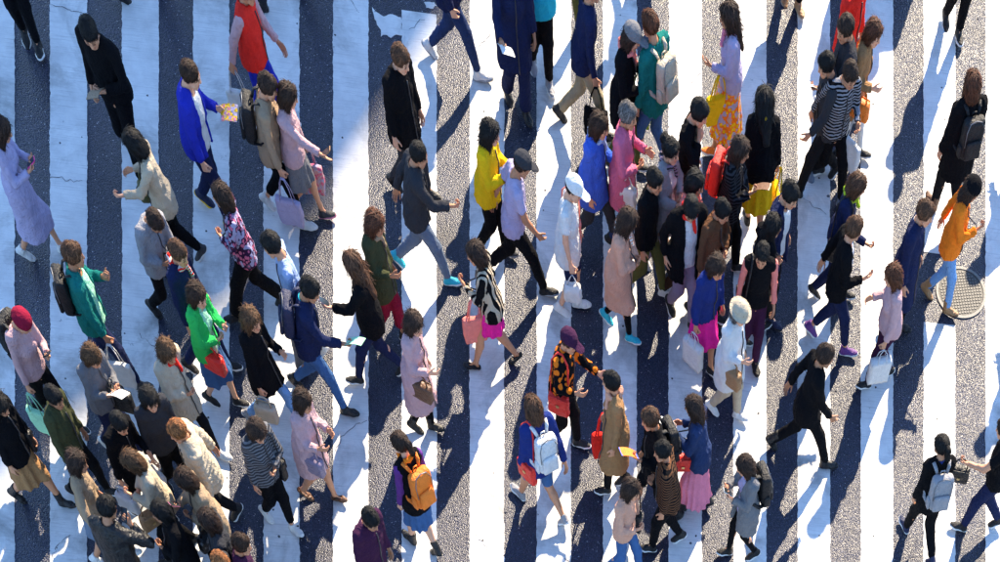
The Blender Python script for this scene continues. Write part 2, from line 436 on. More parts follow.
BAGM = {}
def bag_meshes(kind):
    """part name -> mesh; origin where it hangs or rests, +X to the front"""
    if kind in BAGM: return BAGM[kind]
    M = {}
    if kind == 'backpack':           # origin between the shoulder blades, sack towards -X
        M['sack'] = mesh_of('backpack_sack', *rbox((-.17,-.15,-.36), (-.02,.15,.07), .03, .055, .95, 3, .008, .06))
        M['pocket'] = mesh_of('backpack_pocket', *rbox((-.215,-.115,-.33), (-.15,.115,-.12), .03, .03, 1, 4, .005))
        M['handle'] = mesh_of('backpack_handle', *tube_vf([(-.04,-.03,.06),(-.05,-.025,.10),(-.05,.025,.10),(-.04,.03,.06)], .008))
        M['zip'] = mesh_of('backpack_zip', *tube_vf([(-.172,-.12,-.18),(-.176,-.125,-.02),(-.150,-.08,.05),(-.145,0,.068),(-.150,.08,.05),(-.176,.125,-.02),(-.172,.12,-.18)], .006))
        M['side_pocket'] = mesh_of('backpack_side', *rbox((-.15,.13,-.33), (-.05,.175,-.19), .03, .02, 1, 7, .004))
        for s in (-1, 1):
            M['strap' if s < 0 else 'strap.'] = mesh_of('backpack_strap', *tube_vf([(-.03,s*.06,.04),(.0,s*.09,.105),(.06,s*.105,.125),(.125,s*.11,.06),(.15,s*.115,-.05),(.12,s*.14,-.20),(.02,s*.165,-.29),(-.06,s*.14,-.31)], .024, 6, .35))
    elif kind == 'tote':             # origin at the grip
        M['sack'] = mesh_of('tote_sack', *rbox((-.17,-.045,-.60), (.17,.045,-.25), .03, .03, .92, 5, .012, .05))
        for s in (-1, 1):
            M['handle' if s < 0 else 'handle.'] = mesh_of('tote_handle', *tube_vf([(-.09,s*.035,-.27),(-.06,s*.02,-.10),(-.02,s*.008,0),(.02,s*.008,0),(.06,s*.02,-.10),(.09,s*.035,-.27)], .012, 6, .4))
    elif kind == 'shop':
        M['sack'] = mesh_of('shopping_sack', *rbox((-.15,-.055,-.46), (.15,.055,-.14), .04, .008, .98, 6, .004))
        for s in (-1, 1):
            M['handle' if s < 0 else 'handle.'] = mesh_of('shopping_handle', *tube_vf([(-.06,s*.05,-.15),(-.05,s*.02,-.04),(-.01,s*.006,0),(.01,s*.006,0),(.05,s*.02,-.04),(.06,s*.05,-.15)], .005))
    elif kind == 'plastic':
        M['sack'] = mesh_of('plastic_sack', *rbox((-.13,-.07,-.40), (.13,.07,-.12), .025, .06, .9, 8, .03, .15))
        M['handle'] = mesh_of('plastic_handle', *tube_vf([(-.07,0,-.15),(-.03,0,-.05),(0,0,.0),(.03,0,-.05),(.07,0,-.15)], [.02,.012,.008,.012,.02], 6, .5))
    elif kind == 'hbag':
        M['sack'] = mesh_of('handbag_sack', *rbox((-.14,-.06,-.34), (.14,.06,-.12), .025, .035, 1.08, 9, .006))
        M['flap'] = mesh_of('handbag_flap', *rbox((-.125,.052,-.25), (.125,.070,-.125), .03, .012, 1, 2, .002))
        M['clasp'] = mesh_of('handbag_clasp', *box_vf((-.02,.066,-.245), (.02,.078,-.215)), smooth=False)
        M['handle'] = mesh_of('handbag_handle', *tube_vf([(-.09,0,-.13),(-.075,0,-.03),(-.03,0,.005),(.03,0,.005),(.075,0,-.03),(.09,0,-.13)], .010))
    elif kind == 'sbag':             # origin at the top of the shoulder, bag at the hip towards +Y
        M['sack'] = mesh_of('shoulder_sack', *rbox((-.15,.02,-.72), (.13,.13,-.45), .028, .035, 1.05, 10, .008))
        M['flap'] = mesh_of('shoulder_flap', *rbox((-.14,.118,-.58), (.12,.142,-.455), .03, .012, 1, 2, .002))
        M['clasp'] = mesh_of('shoulder_clasp', *box_vf((-.03,.138,-.575), (.01,.150,-.545)), smooth=False)
        M['strap'] = mesh_of('shoulder_strap', *tube_vf([(-.12,.07,-.47),(-.115,.055,-.28),(-.10,.035,-.06),(-.03,.0,.03),(.03,.0,.03),(.105,.03,-.06),(.115,.055,-.28),(.10,.07,-.47)], .014, 6, .5))
    elif kind == 'phone':
        M['case'] = mesh_of('phone_case', *rbox((-.005,-.036,-.075), (.005,.036,.075), .02, .004, 1, 0, 0))
        M['screen'] = mesh_of('phone_screen', *box_vf((-.0062,-.032,-.069), (-.0052,.032,.069)), smooth=False)
    elif kind == 'leaflet':
        V = []; Fc = []; n = 8
        for i in range(n+1):
            for j in (0, 1):
                x = -.03 + .24*i/n; V.append((x, (-.085, .085)[j], .02*math.sin(i/n*3)))
        V += [(v[0], v[1], v[2]+.003) for v in V]; m = 2*(n+1)
        for i in range(n):
            Fc += [(2*i, 2*i+1, 2*i+3, 2*i+2)[::-1], (m+2*i, m+2*i+1, m+2*i+3, m+2*i+2)]
        M['sheet'] = mesh_of('leaflet_sheet', V, Fc)
    elif kind == 'cup':
        M['cup_body'] = mesh_of('cup_body', *tube_vf([(0,0,-.07),(0,0,.06)], [.030,.040], 14)); M['lid'] = mesh_of('cup_lid', *tube_vf([(0,0,.061),(0,0,.075)], [.042,.036], 14))
    elif kind == 'pole':
        M['shaft'] = mesh_of('pole_shaft', *tube_vf([(-.28,0,0),(.62,0,-.0)], .011, 8)); M['grip'] = mesh_of('pole_grip', *tube_vf([(-.40,0,0),(-.28,0,0)], [.02,.018], 8))
    BAGM[kind] = M; return M
BAGNAME = dict(backpack='backpack', tote='tote_bag', shop='shopping_bag', plastic='plastic_bag', hbag='handbag', sbag='shoulder_bag', phone='phone', leaflet='leaflet', cup='paper_cup', pole='walking_pole')
BAGCAT = dict(backpack='backpack', tote='bag', shop='shopping bag', plastic='plastic bag', hbag='handbag', sbag='shoulder bag', phone='phone', leaflet='leaflet', cup='cup', pole='pole')

def carry(kind, colour, label, mw):
    root = link(BAGNAME[kind], None, None); root.matrix_world = mw
    root['label'] = label; root['category'] = BAGCAT[kind]
    root['group'] = 'things people carry across the crossing'
    fk = dict(backpack='nylon', tote='cloth', shop='paper', plastic='plastic', hbag='leather', sbag='leather', phone='plastic', leaflet='paper', cup='paper', pole='plastic')[kind]
    for pn, me in bag_meshes(kind).items():
        nm = pn.rstrip('.'); m = fabric(colour, fk)
        if nm == 'screen': m = plain('phone_glass', (.02,.025,.03), .12)
        if kind == 'shop' and nm == 'handle': m = fabric('white', 'paper')
        if nm == 'clasp': m = plain('brass', (.55,.40,.18), .35, .8)
        if nm == 'zip': m = fabric('grey', 'plastic')
        if nm in ('lid',): m = fabric('white', 'plastic')
        link(nm, me, m, root)
    return root

# ------------------------------------------------------------------ people
def rotx(a): c, s = math.cos(a), math.sin(a); return np.array(((1,0,0),(0,c,-s),(0,s,c)))
def roty(a): c, s = math.cos(a), math.sin(a); return np.array(((c,0,s),(0,1,0),(-s,0,c)))
def rotz(a): c, s = math.cos(a), math.sin(a); return np.array(((c,-s,0),(s,c,0),(0,0,1)))
ARM = dict(hang=(4,7,12,0), f=(22,6,24,10), b=(-26,9,12,0), phone=(22,8,98,30), ear=(48,42,148,25), mouth=(50,12,138,55), fwd=(42,8,48,10),
           reach=(66,10,18,0), carry=(6,9,14,0), crook=(12,10,88,18), fold=(20,14,84,62), pocket=(-14,20,42,30), out=(24,46,20,0), up=(70,12,70,20))

def pose(H, stride, lead, arms, lean, head, female):
    s = H/1.70; J = {}
    th, sh = .425*s, .400*s; L = th + sh
    fp = {}
    for side in (1, -1):
        front = (side == lead)
        if stride < .12: pit = 0
        else: pit = R(-10) if front else R(14 + 42*min(stride, .75))
        x = stride/2*(1 if front else -1)
        if pit > 0: az = .11*s*math.sin(pit) + .09*math.cos(pit)
        elif pit < 0: az = .07*s*math.sin(-pit) + .09*math.cos(pit)
        else: az = .09
        fp[side] = (np.array((x, side*(.075 if not female else .05)*s, az)), pit)
    hy = .085*s
    zp = min(fp[sd][0][2] + math.sqrt(max(.05, (L*.992)**2 - fp[sd][0][0]**2)) for sd in (1, -1))
    J['pel'] = np.array((0, 0, zp)); lr = roty(R(lean)) @ rotz(-lead*R(16)*min(1, stride/.6))
    tl = .50*s
    J['chest'] = J['pel'] + lr @ np.array((0,0,.33*s)); J['neck'] = J['pel'] + lr @ np.array((-.005,0,tl + .035*s))
    sw = (.170 if female else .192)*s
    for sd, nm in ((1,'L'), (-1,'R')):
        A, pit = fp[sd]; hip = J['pel'] + np.array((0, sd*hy, 0)); d = A - hip; D = np.linalg.norm(d); D2 = min(D, L*.999)
        ca = (th*th + D2*D2 - sh*sh)/(2*th*D2); ca = max(-1, min(1, ca)); dirn = d/D
        fw = np.array((1.,0,0)); pv = fw - dirn*(fw @ dirn); pv /= np.linalg.norm(pv)
        J['hip'+nm] = hip; J['knee'+nm] = hip + dirn*th*ca + pv*th*math.sqrt(1-ca*ca); J['ank'+nm] = A; J['pit'+nm] = pit
        J['sh'+nm] = J['pel'] + lr @ np.array((-.012, sd*sw, tl))
        am = arms[0] if sd == 1 else arms[1]
        if am == 'sw': am = 'f' if (sd != lead) else 'b'
        if am == 'sw' or stride < .12 and am in ('f','b'): am = 'hang'
        p, ab, el, inn = (ARM[am] if isinstance(am, str) else am); p, ab, el, inn = R(p), R(ab), R(el), R(inn)
        M = lr @ roty(-p) @ rotx(sd*ab) @ rotz(-sd*inn)
        up = M @ np.array((0,0,-1.)); fo = M @ np.array((math.sin(el), 0, -math.cos(el)))
        J['el'+nm] = J['sh'+nm] + up*.285*s; J['wr'+nm] = J['el'+nm] + fo*.245*s; J['fo'+nm] = fo; J['arm'+nm] = am
        J['hand'+nm] = J['wr'+nm] + fo*.09*s
    yaw, pitch = head
    Rh = lr @ rotz(R(yaw)) @ roty(R(pitch))
    hs = s*(H/7.5)/(.2267*s)*1.03
    J['Rh'] = Rh; J['hs'] = hs
    J['head'] = J['neck'] + lr @ np.array((.018*s,0,.045*s)) + Rh @ np.array((.018,0,.118))*hs
    J['s'] = s; J['fp'] = fp; J['sw'] = sw; J['lr'] = lr
    return J

def bounds(J, lo_z=0.0, pad=.22):
    P = np.array([J[k] for k in J if isinstance(J[k], np.ndarray) and J[k].shape == (3,)])
    lo = P.min(0) - pad; hi = P.max(0) + pad; lo[2] = max(lo[2], lo_z - .02); return lo, hi

def torso(f, J, off, b, female, k=.05, low=True):
    s = J['s']; pel, ch = J['pel'], J['chest']; lr = J['lr']
    q = (.70, 1, 1)
    wa = (.118 if female else .132)*s*b; cr = (.138 if female else .152)*s*b; pr = (.160 if female else .152)*s*b
    x_ = off*1.0 + (.012 if off > 0 else 0)
    if low: f.add(pel + (0,0,-.06*s), pel + (0,0,.05*s), pr + x_, pr*.97 + x_, q=(.82,1,1), k=k)
    f.add(pel + lr @ np.array((0,0,.06*s)), ch + lr @ np.array((0,0,-.06*s)), wa + off + .01, cr*.95 + off, q=q, k=k)
    f.add(ch + lr @ np.array((.008,0,-.04*s)), ch + lr @ np.array((0,0,.07*s)), cr + off, cr*.92 + off, q=(.74,1,1), k=k)
    for nm, sd in (('L',1),('R',-1)):
        if off > .008: f.add(J['hip'+nm] + (0,0,.03), J['hip'+nm] + (0,0,-.10), .084*s*b + off*.8 + .012, k=.05)
        f.add(J['sh'+nm]*.82 + (J['chest'] + lr @ np.array((0,0,.16*s)))*.18, J['neck']*.75 + J['sh'+nm]*.25 + (0,0,.012), .052*s + off, .045*s + off, k=.04)
        if female: f.add(ch + lr @ np.array((.075*s, sd*.065*s, -.01)), ch + lr @ np.array((.075*s, sd*.065*s, -.01)), .05*s + off*.6, k=.05)

def arm(f, J, nm, off, r=1.0, to='wr', k=.03, cuff=0.0, skin=False):
    s = J['s']; S, E, W = J['sh'+nm], J['el'+nm], J['wr'+nm]
    if to == 'half':
        m = S + (E-S)*.62; f.add(S, m, .053*s*r + off, .050*s*r + off + .008, k=k, cap=True); return
    f.add(S, E, .050*s*r + off, .039*s*r + off, k=k)
    W2 = W - J['fo'+nm]*.012 if not skin else W
    if to == 'threeq': W2 = E + (W-E)*.45
    f.add(E, W2, .039*s*r + off, (.026 if skin else .031)*s*r + off + cuff, k=.02, cap=not skin)

def leg(f, J, nm, off, r=1.0, bot=None, k=.03, skin=False, frac=1.0):
    s = J['s']; Hh, K, A = J['hip'+nm], J['knee'+nm], J['ank'+nm]
    f.add(Hh, K, .080*s*r + off, .054*s*r + off, k=k)
    if skin:
        C = K + (A-K)*.3 + np.array((-.014,0,0)); f.add(K, C, .052*s*r, .054*s*r, k=.03); f.add(C, A, .053*s*r, .034*s*r, k=.03)
    else:
        E = K + (A-K)*frac; rb = (.044*s*r + off) if bot is None else bot
        f.add(K, E, .055*s*r + off, rb, k=.025, cap=True)

COUNT = [0]
def person(u, v, face, label, who, H=1.66, mode='head', female=False, b=1.0, stride=.45, lead=1, top=None, bot=None,
           shoe=('sneaker','black','white'), hair=('short','black'), arms=('sw','sw'), lean=4, head=(0,12), skin=0, extra=(), inner=None):
    COUNT[0] += 1; seed = COUNT[0]*17
    rq = random.Random(seed); b *= rq.uniform(.94, 1.16); stride *= rq.uniform(1.0, 1.28) if .25 < stride < .56 else 1.0; lean += rq.uniform(-3, 5); skin = rq.choice((0,0,1,1,2,3))
    head = (head[0] + rq.uniform(-16, 16), head[1] + rq.uniform(-5, 8))
    J = pose(H, stride, lead, arms, lean, head, female); s = J['s']
    fa = R(face); cf, sf = math.cos(fa), math.sin(fa)
    if mode == 'head':
        X, Y = ground(u, v, J['head'][2]); hx, hy = J['head'][:2]; X -= cf*hx - sf*hy; Y -= sf*hx + cf*hy
    else: X, Y = ground(u, v, 0)
    root = link('person', None, None); root.location = (X, Y, 0.003); root.rotation_euler = (0, 0, fa)
    root['label'] = label; root['category'] = 'person'; root['group'] = 'pedestrians on the crossing'
    MW = Matrix.Translation((X, Y, 0.003)) @ Matrix.Rotation(fa, 4, 'Z')
    # --- body: one figure with limbs, neck, head and hands
    lo, hi = bounds(J)
    f = Field(lo, hi, .029); torso(f, J, 0, b*.90, female)
    lb = .86 if (bot and bot[0] in ('trousers','jeans','tights','wide')) else .97
    ab = 1.0 if top[0] == 'tee' else .86
    for nm in 'LR':
        arm(f, J, nm, 0, b*ab, skin=True); leg(f, J, nm, 0, b*lb, skin=True)
        A, pit = J['ank'+nm], J['pit'+nm]; fr = roty(pit)
        f.add(A, A + fr @ np.array((.10,0,-.058)), .024*s, .016*s, k=.015); f.add(A, A + fr @ np.array((-.03,0,-.055)), .028*s, .022*s, k=.015)
    f.add(J['neck'] + (0,0,-.05), J['neck']*.35 + J['head']*.65 - J['Rh'] @ np.array((.03,0,0)), .056*s, .050*s, k=.04)
    V, Q = f.mesh(); T = np.ones((len(V), 3), np.float32)
    parts = [(V, Q, T)]
    hv = (HEAD[0]*J['hs']) @ J['Rh'].T + J['head']; parts.append((hv, HEAD[1], HEAD[2]))
    for nm, sd in (('L',1),('R',-1)):
        am = J['arm'+nm]; hk = 'grip' if am in ('carry','phone','ear','fold','fwd') else ('flat' if am == 'reach' else 'open')
        tv, tq = HANDS[hk]; x = J['fo'+nm]; t0 = np.array((1.,0,.7)) if am not in ('phone','fwd','reach') else np.array((.2, sd*1.0, .5))
        y = t0 - x*(t0 @ x); y /= np.linalg.norm(y); z = np.cross(x, y)
        if sd < 0: z = -z
        Mh = np.stack([x, y, z], 1)*(.97*s if not female else .88*s)
        vv = tv @ Mh.T + J['wr'+nm]; qq = tq if sd > 0 else tq[:, ::-1]
        parts.append((vv, qq, np.ones((len(vv), 3), np.float32)))
        J['Mh'+nm] = Mh
    off = 0; VV = []; QQ = []; TT = []
    for v_, q_, t_ in parts: VV.append(v_); QQ.append(q_ + off); TT.append(t_); off += len(v_)
    me = mesh_of('body', np.concatenate(VV), np.concatenate(QQ)); T = np.concatenate(TT)
    ca = me.color_attributes.new('tint', 'FLOAT_COLOR', 'POINT')
    ca.data.foreach_set('color', np.concatenate([T, np.ones((len(T),1), np.float32)], 1).ravel())
    link('body', me, skin_mat(skin), root)
    # --- hair
    Mh4 = Matrix([list(J['Rh'][i]*J['hs']) + [J['head'][i]] for i in range(3)] + [[0,0,0,1]])
    if hair: link('hair', hair_mesh(hair[0]), hair_mat(hair[1]), root, Mh4 @ Matrix.Rotation(rq.uniform(-.12,.12), 4, 'Z') @ Matrix.Diagonal((rq.uniform(.99,1.05), rq.uniform(.99,1.07), rq.uniform(.98,1.07), 1) if not any(e[0] == 'hat' for e in extra) else (.95, .95, .92, 1)))
    # --- clothes above the waist
    tk, tcol = top[0], top[1]; o = top[2] if len(top) > 2 else {}
    OFF = dict(tee=.016, shirt=.019, sweater=.026, jacket=.034, coat=.038, dress=.020, puffer=.052)[tk]*o.get('fit', 1.0)
    pz = J['pel'][2]
    hem = o.get('hem', dict(tee=pz-.06*s, shirt=pz-.08*s, sweater=pz-.05*s, jacket=pz-.10*s, coat=.52*s, dress=.45*s, puffer=pz-.06*s)[tk])
    lo2 = lo.copy(); lo2[2] = max(.02, min(hem, J['wrL'][2], J['wrR'][2]) - .12)
    f = Field(lo2, hi, .0200); torso(f, J, OFF, b, female)
    if hem < pz - .12*s:
        fl = o.get('flare', .03)
        f.add(J['pel'] + (0,0,.03), np.array((0,0,hem - .05)), .160*s*b + OFF, .165*s*b + OFF + fl, q=(.82,1,1), k=.06)
        for nm in 'LR':
            Hh, K, A = J['hip'+nm], J['knee'+nm], J['ank'+nm]
            f.add(Hh, K, .085*s + OFF, .070*s + OFF, k=.09)
            if hem < K[2]: f.add(K, A, .070*s + OFF, .065*s + OFF, k=.09)
    f.cut((0,0,hem), (0,0,-1))
    if 'open' in o: f.subbox((.03, -.055, hem - .1), (.6, .055, J['neck'][2] - .02)); f.sub(J['neck'] + (.07,0,.0), J['neck'] + (.10,0,-.14), .06, .03, k=.01)
    sc_ = o.get('sleeves')
    for nm in 'LR':
        if sc_:
            f2 = Field(np.minimum(np.minimum(J['sh'+nm], J['el'+nm]), J['wr'+nm]) - .12, np.maximum(np.maximum(J['sh'+nm], J['el'+nm]), J['wr'+nm]) + .12, .0165)
            arm(f2, J, nm, OFF*.4, b); V, Q = f2.mesh(); link('sleeve', mesh_of('sleeve', folds(V, Q, .009, 34, seed + 7), Q), fabric(sc_), root)
        else: arm(f, J, nm, OFF*.55, b, to=o.get('sleeve', 'half' if tk == 'tee' else 'wr'), cuff=o.get('cuff', .004))
    if tk in ('jacket','coat','shirt','puffer') and o.get('collar', True):
        f.add(J['neck'] + (-.01,0,-.03), J['neck'] + (.004,0,.040*s), .074*s, .070*s, k=.02, cap=True)
    if o.get('hood'): f.add(J['neck'] + np.array((-.075,-.05,.0)), J['neck'] + np.array((-.075,.05,.0)), .055*s, k=.03); f.add(J['neck'] + np.array((-.10,0,-.05)), J['neck'] + np.array((-.08,0,.0)), .05*s, .06*s, k=.03)
    f.sub(J['neck'] + (.0,0,-.01), J['neck'] + (.02,0,.14), .057*s, .07*s, k=.01)
    V, Q = f.mesh()
    if tk == 'puffer':
        N = normals(V, Q); V = V + N*(np.abs(np.sin(V[:,2]*42))*.016 - .008)[:,None]
    V = folds(V, Q, .0075 if tk in ('sweater','puffer') else .011, 30, seed)
    nm_ = dict(tee='t_shirt', shirt='shirt', sweater='sweater', jacket='jacket', coat='coat', dress='dress', puffer='padded_jacket')[tk]
    V[V[:,2] < hem + .03] += normals(V, Q)[V[:,2] < hem + .03]*np.array((.004,.004,0))
    tob = link(nm_, mesh_of(nm_, V, Q), fabric(tcol, o.get('mat', 'cloth')), root)
    if tk in ('jacket','coat','puffer','shirt') and 'open' not in o:
        pts = []
        for zz in np.arange(hem + .02, J['neck'][2] - .03, .05):
            near = V[(np.abs(V[:,2] - zz) < .022) & (np.abs(V[:,1] - (zz-pz)*0) < .03)]
            if len(near): pts.append((near[:,0].max() + .002, 0.0, zz))
        if len(pts) > 3: link('front_fastening', mesh_of('front_fastening', *tube_vf(pts, .008, 5)), fabric('charcoal' if tcol != 'charcoal' else 'black', 'plastic'), tob)
    if 'open' in o:
        f = Field(lo2, hi, .02); torso(f, J, .012, b, female); f.cut((0,0,pz-.08), (0,0,-1)); f.sub(J['neck'] + (.03,0,.0), J['neck'] + (.02,0,.14), .06*s, .07*s)
        V, Q = f.mesh(); link('shirt', mesh_of('inner_shirt', folds(V, Q, .006, 34, seed+3), Q), fabric(o['open']), root)
    # --- clothes below the waist
    if bot:
        bk, bcol = bot[0], bot[1]; o = bot[2] if len(bot) > 2 else {}
        lo3 = lo.copy(); hi3 = hi.copy(); hi3[2] = pz + .14
        BO = dict(trousers=.021, jeans=.016, tights=.008, wide=.028, shorts=.026, skirt=.016)[bk]
        f = Field(lo3, hi3, .0205)
        f.add(J['pel'] + (0,0,-.02*s), J['pel'] + (0,0,.07*s), (.160 if female else .152)*s*b + BO*.6, .140*s*b + BO*.6, q=(.77,1,1), k=.04)
        if bk == 'skirt':
            hm = o.get('hem', .50*s); fl = o.get('flare', .07)
            f.add(J['pel'], np.array((0,0,hm - .05)), .155*s, .165*s + fl, q=(.85,1,1), k=.05)
            for nm in 'LR':
                f.add(J['hip'+nm], J['knee'+nm], .085*s, .07*s, k=.1)
                if hm < J['knee'+nm][2]: f.add(J['knee'+nm], J['ank'+nm], .07*s, .075*s, k=.1)
            f.cut((0,0,hm), (0,0,-1)); V, Q = f.mesh()
            th = np.arctan2(V[:,1], V[:,0]); dn = np.clip((pz - V[:,2])/(pz - hm), 0, 1); N = normals(V, Q); N[:,2] = 0
            V = V + N*(np.sin(th*o.get('pleats', 9) + np.sin(th*2+seed)*1.2)*.020*dn)[:,None]; V = folds(V, Q, .006, 26, seed+1)
        else:
            fr = .55 if bk == 'shorts' else o.get('frac', .985)
            for nm in 'LR':
                if bk == 'shorts': f.add(J['hip'+nm], J['hip'+nm] + (J['knee'+nm] - J['hip'+nm])*.95, .092*s, .085*s, k=.04, cap=True)
                else: leg(f, J, nm, BO, b, bot={'wide': .085*s, 'jeans': .052*s, 'tights': .040*s}.get(bk, .060*s), frac=fr)
            V, Q = f.mesh(); V = folds(V, Q, .002 if bk == 'tights' else .0065, 34, seed+1)
        nm_ = dict(trousers='trousers', jeans='jeans', tights='tights', wide='trousers', shorts='shorts', skirt='skirt')[bk]
        link(nm_, mesh_of(nm_, V, Q), fabric(bcol), root)
    # --- shoes
    sk = shoe[0]
    if sk not in SHOES: SHOES[sk] = shoe_shape(sk)
    for nm, sd in (('L',1),('R',-1)):
        fr = roty(J['pit'+nm])*s*(1.0 if not female else .93); A = J['ank'+nm]
        A = A + np.array((0,0,.09)) @ np.eye(3)*0
        m4 = Matrix([list(fr[i]) + [A[i]] for i in range(3)] + [[0,0,0,1]])
        so = link('shoe', SHOES[sk][0], fabric(shoe[1], 'leather' if sk in ('dress','pump','boot') else 'nylon'), root, m4)
        link('sole', SHOES[sk][1], fabric(shoe[2], 'plastic'), so)
    # --- worn and carried things
    for e in extra:
        k = e[0]
        if k == 'scarf':
            f = Field(J['neck'] - .2, J['neck'] + .2, .015); n = J['neck']
            pts = [n + np.array((.085*math.cos(t)*s + .012, .085*math.sin(t)*s, .03 + .02*math.cos(t*2) - .02*math.cos(t))) for t in np.linspace(0, 2*math.pi, 11)]
            for a_, b_ in zip(pts[:-1], pts[1:]): f.add(a_, b_, .036*s, k=.02)
            f.add(pts[0], pts[0] + np.array((.04,.03,-.16)), .036, .03, k=.02)
            V, Q = f.mesh(); link('scarf', mesh_of('scarf', folds(V, Q, .012, 40, seed+5), Q), fabric(e[1]), root)
        elif k == 'collar':
            f = Field(J['neck'] - .14, J['neck'] + .14, .011); f.add(J['neck'] + (-.008,0,-.03), J['neck'] + (.012,0,.052*s), .082*s, .076*s, k=.01, cap=True); f.sub(J['neck'] + (.0,0,-.02), J['neck'] + (.03,0,.14), .058*s, .075*s, k=.01)
            f.sub(J['neck'] + (.085,0,-.05), J['neck'] + (.11,0,.1), .03, k=.01); V, Q = f.mesh(); link('collar', mesh_of('collar', folds(V, Q, .004, 40, seed+5), Q), fabric(e[1]), root)
        elif k == 'mask':
            V, Fc = rbox((.055,-.052,-.098), (.112,.052,-.012), .02, .035, 1, 3, .002); link('face_mask', mesh_of('face_mask', V, Fc), fabric(e[1], 'paper'), root, Mh4)
        elif k == 'hat':
            f = Field((-.16,-.16,-.02), (.24,.16,.17), .009)
            f.add((-.014,0,.052), (-.014,0,.052), .110, q=(1.08,.96,.95), k=.02); f.cut((0,0,.045), (0,0,-1))
            if e[1] == 'cap': f.add((.07,0,.05), (.155,0,.042), .075, .06, q=(1,1,.12), k=.012)
            elif e[1] == 'brim': f.add((-.012,0,.05), (-.012,0,.05), .155, q=(1.05,1,.09), k=.02)
            else: f.add((-.012,.07,.06), (-.012,-.07,.06), .05, q=(1.6,1,.8), k=.03)
            V, Q = f.mesh(); link('hat', mesh_of('hat', folds(V, Q, .003, 40, seed), Q), fabric(e[2]), root, Mh4)
        else:
            carried(e, J, MW, who, s)
    return root

def carried(e, J, MW, who, s):
    k = e[0]
    if k == 'backpack':
        p = J['neck'] + J['lr'] @ np.array((-.115*s, 0, -.085)); loc = Matrix([list(J['lr'][i]) + [p[i]] for i in range(3)] + [[0,0,0,1]])
        carry(k, e[1], f"{e[-1] if isinstance(e[-1], str) and ' ' in e[-1] else e[1] + ' backpack'} worn by the {who}", MW @ loc); return
    nm = e[1]; sd = 1 if nm == 'L' else -1; colour = e[2]; desc = e[3] if len(e) > 3 else None
    hand = J['wr'+nm] + J['Mh'+nm] @ np.array((.075, .0, .022))
    if k in ('tote','shop','plastic','hbag'):
        if J['arm'+nm] in ('crook','fold','phone'): p = J['el'+nm]*.6 + J['wr'+nm]*.4 + np.array((0,0,-.045))
        else: p = hand
        rz = 0.0 if J['arm'+nm] not in ('crook','fold','phone') else .2*sd
        ground_gap = p[2] - {'tote': .60, 'shop': .46, 'plastic': .42, 'hbag': .35}[k]
        sc = 1.0 if ground_gap > .06 else max(.5, (p[2]-.06)/(p[2]-ground_gap))
        m = Matrix.Translation(p) @ Matrix.Rotation(rz, 4, 'Z') @ Matrix.Rotation(-.06*sd, 4, 'X') @ Matrix.Scale(sc, 4)
        if J['arm'+nm] in ('hang','carry'): m = Matrix.Translation((0, sd*.055, 0)) @ m
    elif k == 'sbag':
        p = J['sh'+nm]*.62 + J['neck']*.38 + np.array((0,0,.045)); m = Matrix.Translation(p) @ Matrix.Scale(sd, 4, (0,1,0)) if sd < 0 else Matrix.Translation(p)
    elif k in ('phone','leaflet','cup','pole'):
        fo = J['fo'+nm]; z = np.array((0,0,1.)); 
        if k == 'phone': p = hand + np.array((.012,0,.04)); m = Matrix.Translation(p) @ Matrix.Rotation(R(52), 4, 'Y')
        elif k == 'leaflet': p = hand; m = Matrix.Translation(p) @ Matrix.Rotation(R(-18), 4, 'Y') @ Matrix.Rotation(R(20*sd), 4, 'X')
        elif k == 'cup': m = Matrix.Translation(hand + np.array((.02,0,.02)))
        else: m = Matrix.Translation(hand) @ Matrix.Rotation(R(e[4] if len(e) > 4 else 10), 4, 'Y')
    name = desc if desc else colour + ' ' + {'tote': 'tote bag', 'shop': 'paper shopping bag', 'plastic': 'plastic bag', 'hbag': 'handbag', 'sbag': 'shoulder bag', 'phone': 'phone', 'leaflet': 'leaflet', 'cup': 'paper cup', 'pole': 'pole'}[k]
    verb = 'slung from the shoulder of' if k == 'sbag' else ('hanging from the arm of' if J['arm'+nm] in ('crook','fold','phone') and k in ('tote','hbag','shop','plastic') else 'held by')
    carry(k, colour, f"{name} {verb} the {who}", MW @ m)

